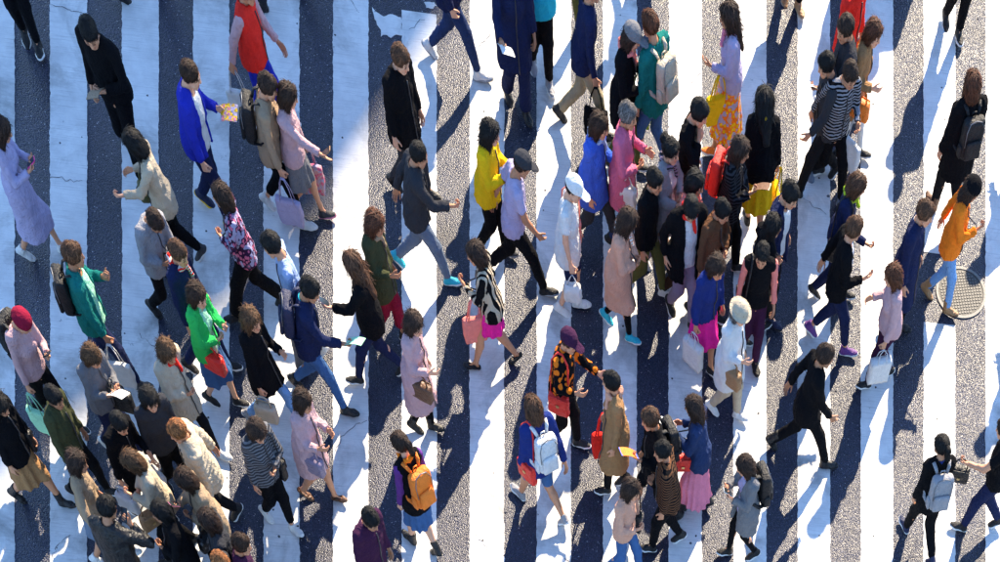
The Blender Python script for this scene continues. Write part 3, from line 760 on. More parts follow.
# ------------------------------------------------------------------ the setting: road, painted stripes, patch, manhole, the building that shades the corner
def asphalt_mat():
    m, t, b = new_mat('asphalt', .36, .44)
    tc = t.nodes.new('ShaderNodeTexCoord'); P = tc.outputs['Object']
    v = nd(t, 'ShaderNodeTexVoronoi', Scale=68.0); t.links.new(P, v.inputs['Vector'])
    big = nd(t, 'ShaderNodeTexNoise', Scale=1.1, Detail=6.0, Roughness=.6); t.links.new(P, big.inputs['Vector'])
    fin = nd(t, 'ShaderNodeTexNoise', Scale=75.0, Detail=6.0, Roughness=.75); t.links.new(P, fin.inputs['Vector'])
    stone = mixc(t, ramp(t, v.outputs['Color'], .2, .95), (.009,.012,.042), (.14,.15,.24))
    base = mixc(t, ramp(t, v.outputs['Distance'], .30, .62), stone, (.005,.007,.020))
    base = mixc(t, ramp(t, fin.outputs['Fac'], .38, .68), (.008,.011,.030), base)
    v2 = nd(t, 'ShaderNodeTexVoronoi', Scale=17.0); t.links.new(P, v2.inputs['Vector'])
    base = mixc(t, ramp(t, v2.outputs['Distance'], .085, .11, (1,1,1), (0,0,0)), base, (.45,.45,.47))
    base = mixc(t, 1.0, base, mixc(t, ramp(t, big.outputs['Fac'], .3, .7), (.70,.70,.74), (1.12,1.12,1.14)), 'MULTIPLY')
    st = nd(t, 'ShaderNodeTexNoise', Scale=.55, Detail=8.0, Roughness=.7, Distortion=.6); t.links.new(P, st.inputs['Vector'])
    base = mixc(t, ramp(t, st.outputs['Fac'], .56, .70), base, mixc(t, 1.0, base, (.45,.45,.47), 'MULTIPLY'))
    t.links.new(ramp(t, st.outputs['Fac'], .35, .75, (.29,.29,.29), (.43,.43,.43)), b.inputs['Roughness'])
    t.links.new(base, b.inputs['Base Color'])
    bp = nd(t, 'ShaderNodeBump', Strength=.6, Distance=.010); t.links.new(v.outputs['Distance'], bp.inputs['Height']); bp.invert = True
    bp2 = nd(t, 'ShaderNodeBump', Strength=.35, Distance=.008); t.links.new(fin.outputs['Fac'], bp2.inputs['Height']); t.links.new(bp.outputs[0], bp2.inputs['Normal'])
    t.links.new(bp2.outputs[0], b.inputs['Normal']); return m

def paint_mat():
    m, t, b = new_mat('white_road_paint', .6, .35)
    tc = t.nodes.new('ShaderNodeTexCoord'); P = tc.outputs['Object']
    n1 = nd(t, 'ShaderNodeTexNoise', Scale=3.0, Detail=8.0, Roughness=.65); t.links.new(P, n1.inputs['Vector'])
    n2 = nd(t, 'ShaderNodeTexNoise', Scale=70.0, Detail=6.0, Roughness=.8); t.links.new(P, n2.inputs['Vector'])
    mp = nd(t, 'ShaderNodeMapping'); mp.inputs['Scale'].default_value = (2.2, 60, 1); t.links.new(P, mp.inputs['Vector'])
    n3 = nd(t, 'ShaderNodeTexNoise', Scale=1.0, Detail=5.0, Roughness=.7); t.links.new(mp.outputs[0], n3.inputs['Vector'])
    c = mixc(t, ramp(t, n1.outputs['Fac'], .3, .7), (.56,.555,.545), (.78,.775,.75))
    c = mixc(t, ramp(t, n3.outputs['Fac'], .52, .72), c, (.47,.465,.455))
    g1 = nd(t, 'ShaderNodeTexNoise', Scale=.9, Detail=7.0, Roughness=.7, Distortion=.5); t.links.new(P, g1.inputs['Vector'])
    c = mixc(t, ramp(t, g1.outputs['Fac'], .50, .72), c, (.24,.237,.23))
    c = mixc(t, ramp(t, n2.outputs['Fac'], .66, .76), c, (.36,.36,.36))
    v = nd(t, 'ShaderNodeTexVoronoi', Scale=3.1); t.links.new(P, v.inputs['Vector'])
    vn = nd(t, 'ShaderNodeMath', _operation='ADD'); t.links.new(v.outputs['Distance'], vn.inputs[0]); sc = nd(t, 'ShaderNodeMath', _operation='MULTIPLY'); t.links.new(n2.outputs['Fac'], sc.inputs[0]); sc.inputs[1].default_value = .09
    t.links.new(sc.outputs[0], vn.inputs[1])
    c = mixc(t, ramp(t, vn.outputs[0], .085, .095, (1,1,1), (0,0,0)), c, (.03,.03,.032))
    n4 = nd(t, 'ShaderNodeTexNoise', Scale=5.5, Detail=9.0, Roughness=.78, Distortion=.4); t.links.new(P, n4.inputs['Vector'])
    c = mixc(t, ramp(t, n4.outputs['Fac'], .645, .69), c, (.09,.095,.11))
    t.links.new(c, b.inputs['Base Color'])
    bp = nd(t, 'ShaderNodeBump', Strength=.45, Distance=.006); t.links.new(n2.outputs['Fac'], bp.inputs['Height'])
    bp2 = nd(t, 'ShaderNodeBump', Strength=.25, Distance=.01); t.links.new(n3.outputs['Fac'], bp2.inputs['Height']); t.links.new(bp.outputs[0], bp2.inputs['Normal'])
    t.links.new(bp2.outputs[0], b.inputs['Normal']); return m
ASPHALT, PAINT = asphalt_mat(), paint_mat()

def struct(name, me, mat):
    o = link(name, me, mat); o['kind'] = 'structure'; return o

def sheet(pts, z0, z1):
    n = len(pts); V = [(x, y, z1) for x, y in pts] + [(x, y, z0) for x, y in pts]
    return V, [tuple(range(n))] + [(i, i+n, (i+1) % n + n, (i+1) % n) for i in range(n)]

struct('road', mesh_of('road', [(-150,-120,0),(170,-120,0),(170,220,0),(-150,220,0)], [(0,1,2,3)], False), ASPHALT)
X0 = ground(50.1, 281)[0]; PER, WID = .9, .4625
def stripe(k, y0, y1):
    r = random.Random(k*31 + int(y0*10)); xa = X0 + PER*k; n = max(4, int((y1-y0)/.022)); L = []; Rr = []; a = b_ = 0.0
    for i in range(n+1):
        y = y0 + (y1-y0)*i/n; a = a*.6 + r.gauss(0, .0030); b_ = b_*.6 + r.gauss(0, .0030)
        L.append((xa + a, y)); Rr.append((xa + WID + b_, y + r.gauss(0, .002)))
    V = []; Fc = []
    for i in range(n+1): V += [(*L[i], .005), (*Rr[i], .005), (*L[i], -.002), (*Rr[i], -.002)]
    for i in range(n):
        p = 4*i; Fc += [(p, p+1, p+5, p+4), (p, p+4, p+6, p+2), (p+1, p+3, p+7, p+5)]
    Fc += [(0,2,3,1), (4*n, 4*n+1, 4*n+3, 4*n+2)]
    struct('crosswalk_stripe', mesh_of('crosswalk_stripe', V, Fc, False), PAINT)
YB, YT = 11.5, 25.5
y5 = ground(420, 13)[1]; ym0 = ground(940, 324)[1]; ym1 = ground(940, 254)[1]
for k in range(-7, 23):
    if k == 5: stripe(k, YB, y5); stripe(k, y5 + 1.15, YT)
    elif k == 13: stripe(k, YB, ym0); stripe(k, ym1, YT)
    else: stripe(k, YB, YT)

def blob(name, uv, z, mat, rough=.012, seed=1):
    """a flat irregular patch laid through the given corner points"""
    r = random.Random(seed); P = [ground(*p) for p in uv]; out = []
    for a, c in zip(P, P[1:] + P[:1]):
        n = max(2, int(math.dist(a, c)/.03))
        for i in range(n): out.append((a[0] + (c[0]-a[0])*i/n + r.gauss(0, rough), a[1] + (c[1]-a[1])*i/n + r.gauss(0, rough)))
    struct(name, mesh_of(name, *sheet(out, -.002, z), False), mat)
blob('paint_remnant', [(372,8),(378,14),(383,17),(391,14),(401,18),(403,36),(397,35),(392,38),(386,34),(380,36),(381,30),(376,24)], .0045, PAINT, .007, 3)
blob('paint_remnant', [(424,3),(434,2),(437,7),(428,9)], .0045, PAINT, .01, 4)
def crack_mat():
    return plain('crack_tar', (.10,.10,.11), .9)
def crack(uv, w=.007, seed=1):
    r = random.Random(seed); P = [ground(*p) for p in uv]; pts = []
    for a, c in zip(P, P[1:]):
        n = max(2, int(math.dist(a, c)/.035))
        for i in range(n): pts.append((a[0] + (c[0]-a[0])*i/n + r.gauss(0, .012), a[1] + (c[1]-a[1])*i/n + r.gauss(0, .012)))
    V = []; Fc = []
    for i, p in enumerate(pts):
        q = pts[min(i+1, len(pts)-1)]; o_ = pts[max(i-1, 0)]; d = (q[0]-o_[0], q[1]-o_[1]); l = math.hypot(*d) + 1e-9; ww = w*(.35 + r.random())*.6
        V += [(p[0]-d[1]/l*ww, p[1]+d[0]/l*ww, .0085), (p[0]+d[1]/l*ww, p[1]-d[0]/l*ww, .0085)]
        if i: Fc.append((2*i-2, 2*i-1, 2*i+1, 2*i))
    struct('pavement_crack', mesh_of('pavement_crack', V, Fc, False), crack_mat())
for i, c in enumerate([[(50,6),(62,8),(76,12),(86,13)], [(40,178),(52,177),(68,181),(86,181)], [(50,372),(58,385),(70,398),(76,408)], [(52,556),(60,545),(72,532)],
    [(335,452),(342,438),(352,428),(369,420)], [(350,2),(356,10),(363,16)], [(474,50),(484,42),(494,32),(500,22)], [(410,30),(418,24),(426,18)], [(470,530),(484,545),(492,556)],
    [(803,198),(815,208),(829,218)], [(140,335),(150,344),(158,350)], [(690,85),(700,76),(706,70)], [(736,250),(748,262),(764,268)], [(866,340),(880,348),(893,350)]]):
    crack(c, .0055, i+3)
rs = random.Random(5)
for i in range(46):                                              # trodden gum spots
    u, v = rs.uniform(0, 1000), rs.uniform(0, 562); x, y = ground(u, v); r_ = rs.uniform(.008, .022)
    pts = [(x + r_*math.cos(a)*rs.uniform(.7,1.2), y + r_*math.sin(a)*rs.uniform(.7,1.2)) for a in [j*math.pi/4 for j in range(8)]]
    struct('gum_spot', mesh_of('gum_spot', *sheet(pts, .004, .0075), False), crack_mat())

# manhole: iron frame, plate, raised tread
mx, my = ground(961, 293); RM = .365
m_iron = plain('cast_iron', (.065,.063,.058), .62, .1, .5, 60); m_ring = plain('worn_iron', (.17,.165,.155), .6, .1, .4, 50); m_tread = plain('polished_iron', (.12,.115,.105), .6, .1, .3, 60)
mh = link('manhole_cover', None, None); mh.location = (mx, my, 0)
mh['label'] = 'round iron manhole cover with raised tread beside the orange-jacket walker'; mh['category'] = 'manhole cover'
def ring_vf(r0, r1, z0, z1, n=56):
    V = []; Fc = []
    for i in range(n):
        c, s = math.cos(2*math.pi*i/n), math.sin(2*math.pi*i/n); V += [(r0*c,r0*s,z1),(r1*c,r1*s,z1),(r1*c,r1*s,z0),(r0*c,r0*s,z0)]
    for i in range(n):
        a = 4*i; b = 4*((i+1) % n); Fc += [(a,a+1,b+1,b),(a+1,a+2,b+2,b+1),(a,b,b+3,a+3)]
    return V, Fc
link('frame', mesh_of('manhole_frame', *ring_vf(RM*.90, RM, -.01, .014), False), m_ring, mh)
n = 56; link('plate', mesh_of('manhole_plate', [(RM*.885*math.cos(2*math.pi*i/n), RM*.885*math.sin(2*math.pi*i/n), .007) for i in range(n)] + [(RM*.885*math.cos(2*math.pi*i/n), RM*.885*math.sin(2*math.pi*i/n), -.01) for i in range(n)], [tuple(range(n))] + [(i, i+n, (i+1) % n + n, (i+1) % n) for i in range(n)], False), m_iron, mh)
vf = []
for i in range(-8, 9):
    for j in range(-8, 9):
        x, y = i*.040, j*.040
        if math.hypot(x, y) < RM*.83: vf.append(box_vf((x-.013, y-.013, .006), (x+.013, y+.013, .0125)))
link('tread', mesh_of('manhole_tread', *join(*vf), False), m_tread, mh).rotation_euler = (0, 0, R(12))
m_patch = ASPHALT

# the building up the street, outside the picture, whose roof line throws the shade over the corner
SH = Vector((-SDIR.x, -SDIR.y))/SDIR.z
HB = 34.0
def roof_pt(u, v): x, y = ground(u, v); return Vector((x, y)) - SH*HB
a, c = roof_pt(472, -20), roof_pt(288, 268); d_ = roof_pt(-10, 490)
a2 = a + (a - c).normalized()*16; d2 = d_ + (d_ - c).normalized()*24
e2 = a2 + Vector((-18, 20)); g2 = d2 + Vector((-10, 26))
poly = [d2, c, a2, e2, g2]
if sum(p.x*q.y - q.x*p.y for p, q in zip(poly, poly[1:] + poly[:1])) < 0: poly = poly[::-1]
bd = link('office_building', None, None); cx = sum(p.x for p in poly)/5; cy = sum(p.y for p in poly)/5; bd.location = (cx, cy, 0)
bd['label'] = 'grey office block up the street whose roof shades the left of the crossing'; bd['category'] = 'building'
lp = [(p.x-cx, p.y-cy) for p in poly]
link('wall', mesh_of('office_wall', *sheet(lp, 0, HB), False), plain('concrete', (.34,.33,.32), .85, 0, .3, 3), bd)
m_gl = plain('window_glass', (.05,.06,.07), .15); m_par = plain('parapet_stone', (.40,.39,.37), .8)
for (p, q) in zip(lp, lp[1:] + lp[:1]):
    L_ = math.dist(p, q); ux, uy = (q[0]-p[0])/L_, (q[1]-p[1])/L_; nx_, ny_ = uy, -ux
    for fl in range(1, 9):
        z = fl*3.7; o = link('window', mesh_of('window_band', *box_vf((.8, -.02, z), (L_-.8, .05, z+1.8)), False), m_gl, bd)
        o.matrix_local = Matrix(((ux, nx_, 0, p[0]), (uy, ny_, 0, p[1]), (0, 0, 1, 0), (0, 0, 0, 1)))

# ------------------------------------------------------------------ everyone on the crossing; (u, v) is where the head (or the feet) shows in the photograph
P = person; F = dict(female=True)
SN = lambda c, s='white': ('sneaker', c, s)
DR = ('dress', 'black', 'black')

# left edge and upper left
P(33, 44, -82, 'black-trousered legs in white-soled shoes at the upper left corner', 'figure cut off at the upper left corner', H=1.72, mode='feet', stride=.16, top=('jacket','charcoal'), bot=('trousers','jet'), shoe=SN('black'))
P(90, 34, -104, 'man all in black with thick black hair looking down, upper left', 'man in black at the upper left', H=1.80, stride=.30, top=('sweater','jet'), bot=('trousers','jet'), hair=('short','jet'), arms=('fold','hang'), head=(12,22), extra=(('leaflet','L','beige'),))
P(2, 130, 6, 'woman in a long lavender dress looking at her phone by the left edge', 'woman in the lavender dress', H=1.60, stride=.40, **F, top=('dress','lavender',dict(hem=.34,flare=.08)), shoe=SN('white'), hair=('mid','darkbrown'), arms=('phone','phone'), head=(0,26), extra=(('phone','R','magenta'),))
P(133, 143, 200, 'woman in a cream blouse and dark trousers with a small olive bag', 'woman in the cream blouse', H=1.62, stride=.42, **F, top=('shirt','cream') , bot=('trousers','jet'), shoe=SN('charcoal'), hair=('bob','jet'), arms=('fwd','crook'), head=(0,20), extra=(('hbag','R','olive'),))
P(179, 254, -8, 'person in a navy jacket with a red and white scarf and brown hair', 'person in the red and white scarf', H=1.66, stride=.40, top=('jacket','navy'), bot=('trousers','navy'), hair=('short','brown'), arms=('hang','hang'), extra=(('scarf',('stripe','white','red')),), shoe=SN('black'))
P(155, 222, -30, 'person in a pale grey hooded jacket bending forward above the navy jacket', 'person in the pale hooded jacket', H=1.56, stride=.45, top=('jacket','lightgrey',dict(hood=True)), bot=('trousers','jet'), hair=('short','darkbrown'), lean=14, head=(0,35), arms=('phone','fold'), shoe=SN('black','black'))
P(191, 76, -16, 'man in a bright blue suit jacket and navy trousers with yellow-soled shoes', 'man in the blue suit jacket', H=1.74, stride=.34, lead=-1, top=('jacket','royal',dict(open='white')), bot=('trousers','navy'), shoe=SN('navy','yellow'), hair=('crop','hairbrown'), arms=('crook','carry'), head=(0,10), extra=(('leaflet','L',('floral','yellow','pink'),'yellow flowered leaflet'),))
P(221, 196, 200, 'woman in a dark flowered blouse and wide black trousers', 'woman in the flowered blouse', H=1.60, stride=.55, **F, top=('shirt',('floral','plum','rose')), bot=('wide','jet'), hair=('bob','darkbrown'), arms=('fold','hang'), shoe=SN('black','black'))
P(247, -8, -6, 'walker in a red vest over a pale pink hoodie at the top edge', 'walker in the red vest', H=1.62, stride=.42, top=('jacket','red',dict(sleeves='palepink',hem=.80)), bot=('jeans','royal'), shoe=SN('white'), hair=('short','darkbrown'), arms=('f','b'), extra=(('tote','R','white'),))
P(283, 2, 200, 'dark shoe and trouser cuff just inside the top edge, left of centre', 'figure stepping in at the top edge', H=1.70, mode='feet', stride=.45, top=('jacket','navy'), bot=('trousers','charcoal'), shoe=DR)
P(138, -6, 20, 'dark shoe tip poking in at the top edge above the second stripe', 'figure just outside the top edge', H=1.70, mode='feet', stride=.40, top=('jacket','black'), bot=('trousers','navy'), shoe=DR)
P(268, 88, -10, 'dark-haired man in a tan jacket with black backpack and lavender bag', 'man in the tan jacket', H=1.66, stride=.46, lead=-1, top=('jacket','beige'), bot=('trousers','jet',dict(frac=.8)), shoe=SN('white'), hair=('short','darkbrown'), arms=('fold','carry'), extra=(('backpack','jet'),('tote','R','lavender')))
P(289, 96, 0, 'woman in a pink cardigan reaching out with a phone, pink printed tote', 'woman in the pink cardigan', H=1.58, stride=.42, lead=1, **F, top=('sweater','palepink'), bot=('skirt','grey',dict(hem=.5)), shoe=SN('charcoal','pink'), hair=('bob','hairbrown'), arms=('hang','reach'), extra=(('phone','R','tan'),('tote','L',('floral','palepink','rose'),'pink printed tote bag')))

# left middle
P(74, 256, -4, 'man in a teal jacket with a black backpack and white tote bag', 'man in the teal jacket', H=1.72, stride=.60, lead=-1, top=('jacket','teal',dict(open='mint')), bot=('trousers','navy'), hair=('short','brown'), arms=('phone','carry'), shoe=SN('charcoal'), extra=(('backpack','jet'),('tote','R','white')))
P(22, 322, -22, 'woman in a burgundy hat, pale pink sweater and black backpack, left edge', 'woman in the burgundy hat', H=1.62, stride=.42, **F, top=('sweater','palepink'), bot=('trousers','jet'), hair=('short','burgundy'), arms=('phone','carry'), head=(0,28), shoe=SN('black'), extra=(('hat','beanie','burgundy'),('backpack','jet'),('phone','L','black'),('tote','R','mint')))
P(0, 404, -12, 'woman with black hair and black top over a tan skirt, left edge', 'black-haired woman in the tan skirt', H=1.64, stride=.50, **F, top=('jacket','jet'), bot=('skirt','tan',dict(hem=.42)), hair=('long','jet'), arms=('carry','hang'), shoe=('boot','black','black'), extra=(('sbag','L','jet'),))
P(93, 357, -25, 'person with light brown hair in a light grey top holding white papers', 'person holding white papers', H=1.58, stride=.40, **F, top=('shirt','grey'), bot=('trousers','navy'), hair=('bob','lightbrown'), arms=('phone','phone'), head=(0,24), extra=(('leaflet','R','white'),('hbag','L','jet')), shoe=SN('white'))
P(150, 400, -40, 'dark-haired person in charcoal with a white plastic bag, lower left', 'dark-haired person in charcoal', H=1.58, stride=.40, top=('sweater','charcoal'), bot=('trousers','jet'), hair=('bob','jet'), arms=('carry','hang'), extra=(('plastic','R','white'),))
P(168, 352, -18, 'brown-haired woman in an off-white coat with a bright red scarf', 'woman in the off-white coat', H=1.60, stride=.46, **F, top=('coat','cream',dict(hem=.62)), bot=('tights','black'), hair=('mid','lightbrown'), arms=('b','fold'), shoe=SN('white'), extra=(('scarf','red'),))
P(198, 296, -14, 'woman in a vivid green jacket over mint with a red bag and denim skirt', 'woman in the green jacket', H=1.60, stride=.32, **F, top=('jacket','green',dict(open='mint')), bot=('skirt','denim',dict(hem=.40,flare=.03)), hair=('bob','hairbrown'), arms=('phone','fold'), shoe=SN('black'), extra=(('hbag','R','red'),('collar','mint')))
P(252, 320, -10, 'woman with tawny hair and black coat, pale jeans and cream handbag', 'tawny-haired woman in the black coat', H=1.62, stride=.50, lead=1, **F, top=('coat','jet',dict(hem=.60)), bot=('jeans','lightdenim'), hair=('mid','lightbrown'), arms=('crook','carry'), head=(0,8), shoe=SN('lightgrey'), extra=(('hbag','R','cream'),))
P(272, 246, 205, 'man in a loose pale blue shirt and grey trousers, left of centre', 'man in the pale blue shirt', H=1.70, stride=.30, top=('shirt','paleblue',dict(hem=.66)), bot=('trousers','grey'), hair=('short','black'), arms=('hang','hang'), shoe=SN('white'))
P(310, 291, -12, 'man in a navy jacket and blue jeans striding right with a pale paper', 'man in navy jacket and jeans', H=1.70, stride=.66, lead=-1, top=('jacket','navy'), bot=('jeans','denim'), hair=('short','jet'), arms=('b','fwd'), shoe=DR, extra=(('leaflet','R','mint','pale green paper'),('backpack','navy'),('collar','turquoise')))
P(352, 264, 190, 'woman in black with long brown hair holding her phone out to the left', 'long-haired woman in black', H=1.64, stride=.58, lead=1, **F, top=('jacket','jet'), bot=('jeans','navy'), hair=('long','brown'), arms=('fwd','hang'), shoe=SN('black'), extra=(('phone','L','palepink'),))
P(376, 224, -12, 'auburn-haired woman in an olive cardigan and wide burgundy trousers', 'auburn-haired woman in olive', H=1.62, stride=.36, **F, top=('coat','darkolive',dict(hem=.66)), bot=('wide','burgundy',dict(frac=.72)), hair=('bob','auburn'), arms=('hang','crook'), shoe=SN('black'), extra=(('scarf','beige'),))

# lower left crowd
P(78, 462, 8, 'dark-haired woman in a beige sweater with one arm held out, lower left', 'woman in the beige sweater', H=1.60, stride=.35, **F, top=('sweater','beige'), bot=('skirt','bluegrey',dict(hem=.5)), hair=('bob','darkbrown'), arms=('hang','out'), shoe=SN('white'))
P(108, 509, 76, 'man in a black leather jacket seen from behind, phone at his ear', 'man in the black leather jacket', H=1.72, stride=.24, top=('jacket','jet',dict(mat='leather')), bot=('trousers','black'), hair=('short','jet'), arms=('hang','ear'), shoe=DR, extra=(('phone','R','black'),))
P(131, 462, 208, 'woman with light brown hair in a cream knit holding a tan bag', 'woman in the cream knit', H=1.60, stride=.36, **F, top=('sweater','cream',dict(fit=1.3)), bot=('trousers','jet'), hair=('bob','lightbrown'), arms=('phone','fold'), head=(0,20), extra=(('hbag','L','tan'),))
P(178, 432, 214, 'person with ginger hair in a cream padded jacket, lower left crowd', 'ginger-haired person', H=1.66, stride=.40, top=('puffer','cream'), bot=('trousers','black'), hair=('short','orangehair'), arms=('hang','b'), extra=(('sbag','R','jet'),))
P(184, 480, 222, 'person in a tan coat glancing at a pink phone, lower left', 'person in the tan coat', H=1.62, stride=.34, **F, top=('coat','beige',dict(hem=.66)), bot=('trousers','jet'), hair=('bob','hairbrown'), arms=('fold','phone'), head=(0,26), extra=(('phone','R','pink'),('hbag','L',('camo','black','grey'),'black and grey handbag')))
P(221, 563, -20, 'top of a ginger head at the bottom edge', 'ginger head at the bottom edge', H=1.62, stride=.2, top=('jacket','charcoal'), bot=('trousers','black'), hair=('short','orangehair'))
P(242, 545, 0, 'grey-brown haired person in a purple top at the bottom edge', 'person in the purple top', H=1.62, stride=.25, top=('sweater','plum'), bot=('trousers','black'), hair=('short','hairbrown'))
P(258, 432, -38, 'dark-haired woman in a grey striped jacket and black trousers, white shoes', 'woman in the grey striped jacket', H=1.62, stride=.34, **F, top=('jacket',('stripe','grey','charcoal')), bot=('trousers','jet',dict(frac=.85)), hair=('bob','darkbrown'), arms=('fold','hang'), shoe=SN('white'), head=(0,20), extra=(('sbag','L','jet'),))
P(304, 402, -14, 'woman in a blush beige coat and brown heels with a tan bag', 'woman in the blush coat', H=1.58, stride=.36, **F, top=('coat','palepink',dict(hem=.55,flare=.05)), hair=('bob','hairbrown'), arms=('crook','crook'), shoe=('pump','brown','brown'), extra=(('hbag','R','mauve'),))
P(371, 520, -30, 'person in a purple jacket with dark hair at the bottom, left of centre', 'person in the purple jacket', H=1.66, stride=.3, top=('jacket','plum'), bot=('trousers','jet'), hair=('short','jet'), arms=('hang','hang'), extra=(('collar','palepink'),))
P(400, 444, 140, 'walker with an orange backpack, purple sleeves and blue denim skirt', 'walker in purple sleeves', H=1.62, stride=.32, **F, top=('jacket','jet',dict(sleeves='purple')), bot=('skirt','denim',dict(hem=.46,flare=.02)), hair=('pony','darkbrown'), arms=('hang','crook'), shoe=('boot','black','black'), extra=(('scarf','orange'),('backpack','orange')))
P(415, 324, -14, 'woman in a pale pink coat with brown handbag and black boots', 'woman in the pale pink coat', H=1.62, stride=.22, **F, top=('coat','palepink',dict(hem=.42,flare=.05)), bot=('tights','jet'), hair=('mid','darkbrown'), arms=('hang','crook'), shoe=('boot','jet','black'), extra=(('hbag','R','brown'),))

# top centre
P(401, 60, -26, 'brown-haired man in a long black jacket where shade meets sun, top', 'man in the long black jacket', H=1.70, stride=.36, top=('coat','jet',dict(hem=.70)), bot=('trousers','charcoal'), hair=('short','brown'), arms=('hang','hang'), shoe=DR)
P(419, 156, -4, 'man in a slate jacket and grey trousers with teal shoes, striding', 'man in the slate jacket', H=1.64, stride=.66, lead=-1, top=('jacket','charcoal'), bot=('trousers','bluegrey'), hair=('crop','jet'), arms=('b','fwd'), shoe=('sneaker','turquoise','white'))
P(455, 68, -8, 'walker in dark blue jeans and white shoes cut off at the top edge', 'walker in dark blue jeans', H=1.74, mode='feet', stride=.52, lead=-1, top=('jacket','navy'), bot=('jeans','darkdenim'), shoe=SN('white','lightgrey'), arms=('hang','pocket'))
P(517, 108, -70, 'person in wide navy trousers cut off at the top edge, papers in hand', 'person in wide navy trousers', H=1.74, mode='feet', stride=.30, top=('coat','navy',dict(hem=.55)), bot=('wide','navy'), shoe=DR, arms=('hang','fwd'), extra=(('leaflet','R','white'),))
P(541, 78, -75, 'walker in a turquoise top and black trousers cut off at the top', 'walker in the turquoise top', H=1.70, mode='feet', stride=.30, top=('sweater','turquoise',dict(hem=.78)), bot=('trousers','jet'), shoe=SN('lightgrey'), extra=(('sbag','R','jet'),))
P(561, 22, -35, 'olive trouser leg and white-soled sneaker at the top edge', 'walker in olive trousers', H=1.70, mode='feet', stride=.42, top=('jacket','darkolive'), bot=('trousers','olive'), shoe=SN('navy'))
P(594, -10, -4, 'man in a navy jacket and khaki trousers walking in from the top', 'man in khaki trousers', H=1.74, stride=.62, lead=-1, top=('jacket','navy'), bot=('trousers','khaki'), hair=('short','black'), arms=('hang','carry'), shoe=DR, extra=(('tote','R','jet'),))
P(632, 38, -12, 'person in a grey cap and coral scarf over a black coat', 'person in the grey cap', H=1.66, stride=.36, **F, top=('coat','jet',dict(hem=.62)), bot=('trousers','olive'), hair=('bob','darkbrown'), arms=('crook','fold'), extra=(('hat','cap','grey'),('scarf','coral'),('tote','L','lime')), shoe=SN('black'))
P(650, 26, 150, 'person in a teal jacket with a pastel backpack and blue jeans', 'person in teal with pastel backpack', H=1.72, stride=.40, top=('jacket','teal'), bot=('jeans','denim'), hair=('short','auburn'), arms=('hang','hang'), shoe=SN('white'), extra=(('backpack','cream'),))
P(600, 127, -8, 'woman in a long cornflower blue shirt coat with brown hair', 'woman in the blue shirt coat', H=1.62, stride=.50, lead=1, **F, top=('coat','blue',dict(hem=.62)), bot=('trousers','charcoal'), hair=('bob','hairbrown'), arms=('crook','hang'), shoe=SN('charcoal'), extra=(('scarf','paleblue'),))
P(628, 117, -12, 'grey-haired person in a rose pink coat holding a white bag', 'grey-haired person in rose pink', H=1.66, stride=.24, top=('coat','rose',dict(hem=.60)), bot=('jeans','darkdenim'), hair=('short','greyhair'), arms=('crook','fold'), shoe=SN('black'), extra=(('plastic','R','white'),))
P(574, 190, -6, 'man in a white cap and pale t-shirt with dark shorts, white bag', 'man in the white cap', H=1.66, stride=.20, top=('tee','white',dict(hem=.72,fit=1.4)), bot=('shorts','navy'), hair=('crop','black'), arms=('hang','carry'), shoe=SN('white'), extra=(('hat','cap','white'),('plastic','R','white'),('sbag','L','coral')))

# centre
P(491, 133, -12, 'woman in a bright yellow jacket with dark hair, centre', 'woman in the yellow jacket', H=1.62, stride=.30, **F, top=('jacket','yellow'), bot=('trousers','jet'), hair=('mid','jet'), arms=('crook','phone'), shoe=SN('charcoal','lightgrey'), extra=(('cup','L','white'),))
P(522, 166, -4, 'person in a dark cap and pale violet shirt striding right in black', 'person in the dark cap', H=1.68, stride=.74, lead=-1, top=('tee','lavender',dict(fit=1.2)), bot=('trousers','jet'), hair=('crop','darkbrown'), arms=('b','f'), shoe=SN('jet','lightgrey'), extra=(('hat','cap','charcoal'),))
P(475, 254, 186, 'woman in a magenta skirt and black heels carrying a coral bag', 'woman in the magenta skirt', H=1.62, stride=.44, lead=1, **F, top=('shirt',('bands','cream','jet')), bot=('skirt','magenta',dict(hem=.55,flare=.02)), hair=('bob','darkbrown'), arms=('phone','hang'), shoe=('pump','jet','black'), extra=(('tote','L','coral','coral pink tote bag'),('tote','R','palepink')))
P(629, 221, -24, 'woman in a peach coat with shoulder-length dark hair and turquoise shoes', 'woman in the peach coat', H=1.60, stride=.36, lead=-1, **F, top=('coat','peach',dict(hem=.46)), bot=('tights','jet'), hair=('mid','darkbrown'), arms=('fold','fold'), shoe=('sneaker','turquoise','white'), head=(0,18), extra=(('scarf',('stripe','white','peach')),))
P(569, 342, -16, 'person in a black and orange jacket with a dark red cap, centre', 'person in the dark red cap', H=1.64, stride=.30, top=('jacket',('camo','jet','orange')), bot=('trousers','jet'), hair=('short','darkbrown'), arms=('fwd','crook'), shoe=SN('black'), extra=(('hat','cap','plum'),('sbag','R','red')))
P(533, 407, 138, 'brown-haired walker in navy with a white backpack and blue shorts', 'walker with the white backpack', H=1.62, stride=.52, lead=1, top=('jacket','deepblue'), bot=('shorts','denim'), hair=('bob','brown'), arms=('hang','b'), shoe=SN('lightgrey','white'), extra=(('backpack','white'),('sbag','L','red')))
P(611, 383, 196, 'black-haired person in a long tan coat with a red bag', 'person in the long tan coat', H=1.64, stride=.26, **F, top=('coat','tan',dict(hem=.42)), bot=('trousers','jet'), hair=('short','jet'), arms=('hang','carry'), shoe=SN('black'), extra=(('tote','R','red'),('scarf','peach')))
